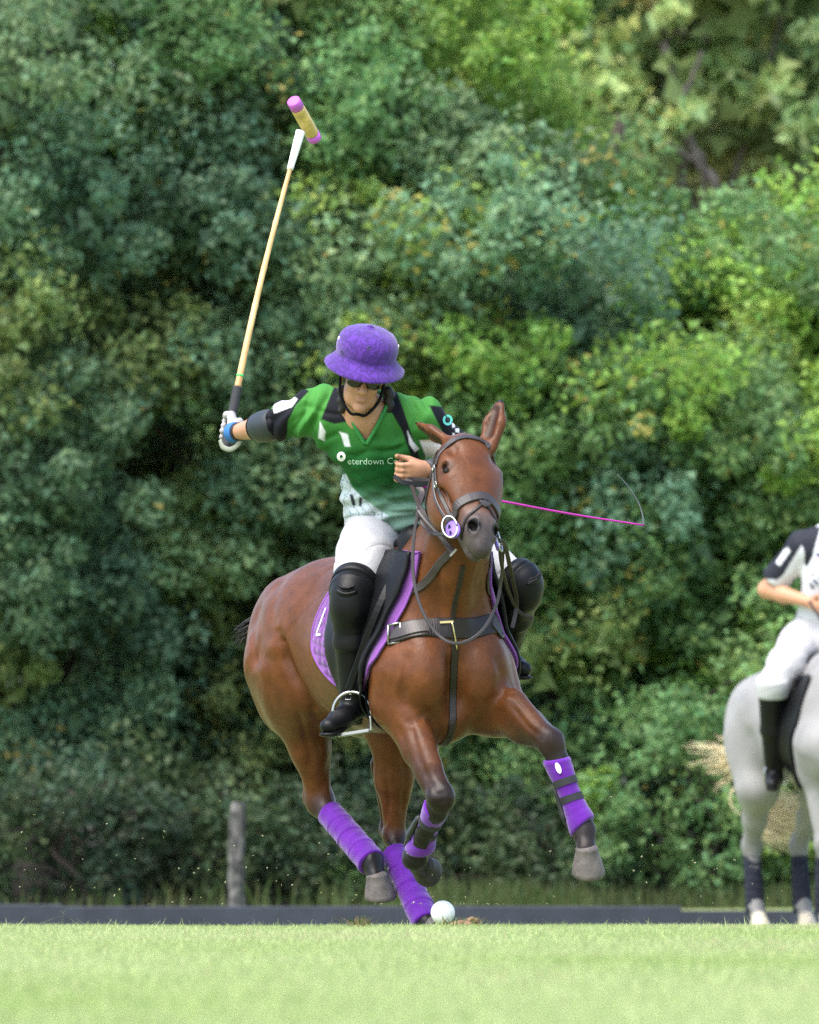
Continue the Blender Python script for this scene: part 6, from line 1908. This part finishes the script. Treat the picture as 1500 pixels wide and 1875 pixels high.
for k, a, t in ((K_KNR, K_ANR, K_TOR), (K_KNL, K_ANL, K_TOL)):
    B = Body(0.0065)
    B.cc(k + (a - k) * 0.08, k + (a - k) * 0.5, 0.074, 0.068, 0.02); B.rc(k + (a - k) * 0.5, a, 0.066, 0.048, 0.03)
    B.rc(a + V(0, 0, -0.02), t, 0.046, 0.034, 0.03)
    B.rc(a + V(0, 0.01, -0.058), t + V(0, 0, -0.026), 0.036, 0.034, 0.01, flat=(V(0, 0, 1), 0.3))
    b_ = body_obj("boot", B, (0.012,) * 3, MAT['black_leather'], r2, 1)
    top = a + V(0.006, -0.03, 0.075)
    u, n_ = V(0, 0, 1), nrm(V(0.2, -1, 0)); s_ = np.cross(u, n_)
    A = np.linspace(0, math.pi, 17); c = top - u * 0.065
    arch = [c + s_ * 0.062 * math.cos(x) + u * 0.065 * math.sin(x) for x in A] + [c - s_ * 0.058 - u * 0.055, c + s_ * 0.058 - u * 0.055]
    put(tube("stirrup_iron", arch + arch[:1], 0.0065, MAT['steel'], None, 8, n_), sad2)
    put(strap("stirrup_leather", [k + V(0.12 if k[0] < 2.3 else -0.12, 0.05, 0.05), (k + top) / 2 + V(0.05 if k[0] < 2.3 else -0.05, -0.03, 0.02), top], 0.028, 0.006, MAT['brown_leather'], None, n=8, face=V(0, -1, 0)), sad2)
HB2 = Body(0.007)
HB2.el(K_HEAD + V(0, 0.01, 0.075), (0.112, 0.128, 0.10), None, 0.02)
HB2.cc(K_HEAD + V(0, -0.01, 0.075), K_HEAD + V(0, -0.02, 0.045), 0.115, 0.150, 0.02)
HB2.el(K_HEAD + V(0, 0.01, 0.0), (0.098, 0.115, 0.09), None, 0.005, sub=True)
body_obj("helmet", HB2, (0.02,) * 3, MAT['black_cloth'], r2, 1)
br2 = empty("bridle", g_poll)
tag(br2, "brown bridle and reins on the grey horse", "bridle")
def b2(name, pts, w, th, on=True): return put(strap(name, pts, w, th, MAT['brown_leather'], None, grey_bvh if on else None, 0.003, 8), br2)
b2("noseband", [GD(0.40, -0.09, -0.12), GD(0.33, -0.075, -0.02), GD(0.31, 0, 0.02), GD(0.33, 0.075, -0.02), GD(0.40, 0.09, -0.12)], 0.03, 0.006)
b2("browband", [GD(0.10, -0.12, -0.06), GD(0.03, -0.06, 0.01), GD(0.02, 0, 0.03), GD(0.03, 0.06, 0.01), GD(0.10, 0.12, -0.06)], 0.022, 0.005)
for s in (1, -1):
    b2("cheekpiece", [GD(0.10, 0.125 * s, -0.07), GD(0.25, 0.11 * s, -0.085), GD(0.40, 0.085 * s, -0.085)], 0.015, 0.005)
    w_ = K_WRR if s < 0 else K_WRL
    b2("rein", [GD(0.42, 0.09 * s, -0.09), (GD(0.42, 0.09 * s, -0.09) + w_) / 2 + V(0, 0, -0.06), w_ + V(0, -0.05, 0)], 0.015, 0.004, False)
# ------------------------------------------------------------------ ball, torn turf, flying bits
MAT['ball'] = mat_plain("white plastic ball", (0.82, 0.82, 0.80), 0.45, 0.4, bump=(40, 0.35, 0.002), var=0.05)
bm = bmesh.new(); bmesh.ops.create_icosphere(bm, subdivisions=5, radius=0.0435)
rng = random.Random(2)
dents = [Vector((rng.uniform(-1, 1), rng.uniform(-1, 1), rng.uniform(-1, 1))).normalized() for _ in range(14)]
for v in bm.verts:
    d = v.co.normalized()
    for q in dents:
        v.co -= d * 0.0016 * max(0, 1 - (d - q).length / 0.28) ** 2
me = bpy.data.meshes.new("polo_ball"); bm.to_mesh(me); bm.free()
me.polygons.foreach_set("use_smooth", np.ones(len(me.polygons), bool))
ball = link_obj("polo_ball", me, MAT['ball'])
bp_ = P(811, 1671, 0.10); ball.location = (bp_[0], 0.10, bp_[2])
tag(ball, "white polo ball on the turf beside the planted purple bandage", "ball")
MAT['soil'] = mat_plain("torn soil", (0.21, 0.135, 0.085), 0.95, 0.1, bump=(60, 0.8, 0.01), var=0.4, varscale=40)
MAT['soil_grass'] = mat_vcol("torn turf", 0.9, 0.1)
def divot(px, y, w, h, label, seed):
    rng = np.random.default_rng(seed)
    x = float(P(px, 1690, y)[0]); g = float(gz(x, y))
    root = empty("torn_turf", (x, y, g)); tag(root, label, "divot")
    B = Body(0.004)
    for _ in range(16):
        p = V(x + rng.normal(0, w * 0.36), y + rng.normal(0, 0.05), g + abs(rng.normal(0, h * 0.35)))
        r = rng.uniform(0.006, 0.017)
        B.el(p, (r * 1.3, r, r), None, 0.008)
    B.el(V(x, y, g), (w * 0.6, 0.07, h * 0.45), None, 0.01)
    o = body_obj("soil", B, (0.10, 0.065, 0.042), MAT['soil'], None, 0, lambda v: 0.003 * sn(v, 160, 160, 160)); put(o, root)
    n = 90
    bx_ = x + rng.normal(0, w * 0.5, n); by_ = y + rng.normal(0, 0.05, n)
    c = np.where(rng.random((n, 1)) < 0.5, np.array((0.20, 0.155, 0.075)), np.array((0.12, 0.17, 0.045)))
    o = blades("torn_grass", bx_, by_, rng.uniform(0.02, 0.055, n), rng.uniform(0.003, 0.006, n), c, 0.7, seed + 3); put(o, root)
divot(852, -2.7, 0.062, 0.055, "brown torn turf in front of the white ball", 61)
divot(1480, 20.9, 0.10, 0.06, "scuffed turf at the grey horse's front hoof", 62)
divot(660, -3.2, 0.03, 0.012, "small brown scuff on the turf below the lifted hind hoof", 63)
# bits of turf thrown up by the hooves
def bits():
    rng = np.random.default_rng(71); Vv, Ff, cc = [], [], []
    for q_ in range(230):
        px, py = rng.uniform(20, 1450), 1660 - abs(rng.normal(0, 130))
        if q_ > 150: px, py = rng.normal(840, 90), 1684 - abs(rng.normal(0, 40))
        if 500 < px < 700 and py < 1500: continue
        y = rng.uniform(-0.6, 2.5)
        c = P(px, min(py, 1655), y); r = rng.uniform(0.0014, 0.0042)
        d1, d2, d3 = (nrm(q) for q in rng.normal(0, 1, (3, 3)))
        k = len(Vv)
        Vv += [c + d1 * r * 1.5, c - d1 * r * 1.5, c + d2 * r, c - d2 * r, c + d3 * r, c - d3 * r]
        Ff += [tuple(k + i for i in f) for f in ((0, 2, 4), (2, 1, 4), (1, 3, 4), (3, 0, 4), (2, 0, 5), (1, 2, 5), (3, 1, 5), (0, 3, 5))]
        col = (0.26, 0.26, 0.16) if rng.random() < 0.6 else (0.16, 0.17, 0.07)
        cc += [col] * 6
    o = py_obj("flying_turf_bits", Vv, Ff, MAT['soil_grass'], None, False, np.array(cc))
    tag(o, "specks of turf thrown up around the galloping bay horse", "turf bits", None, "stuff")
bits()
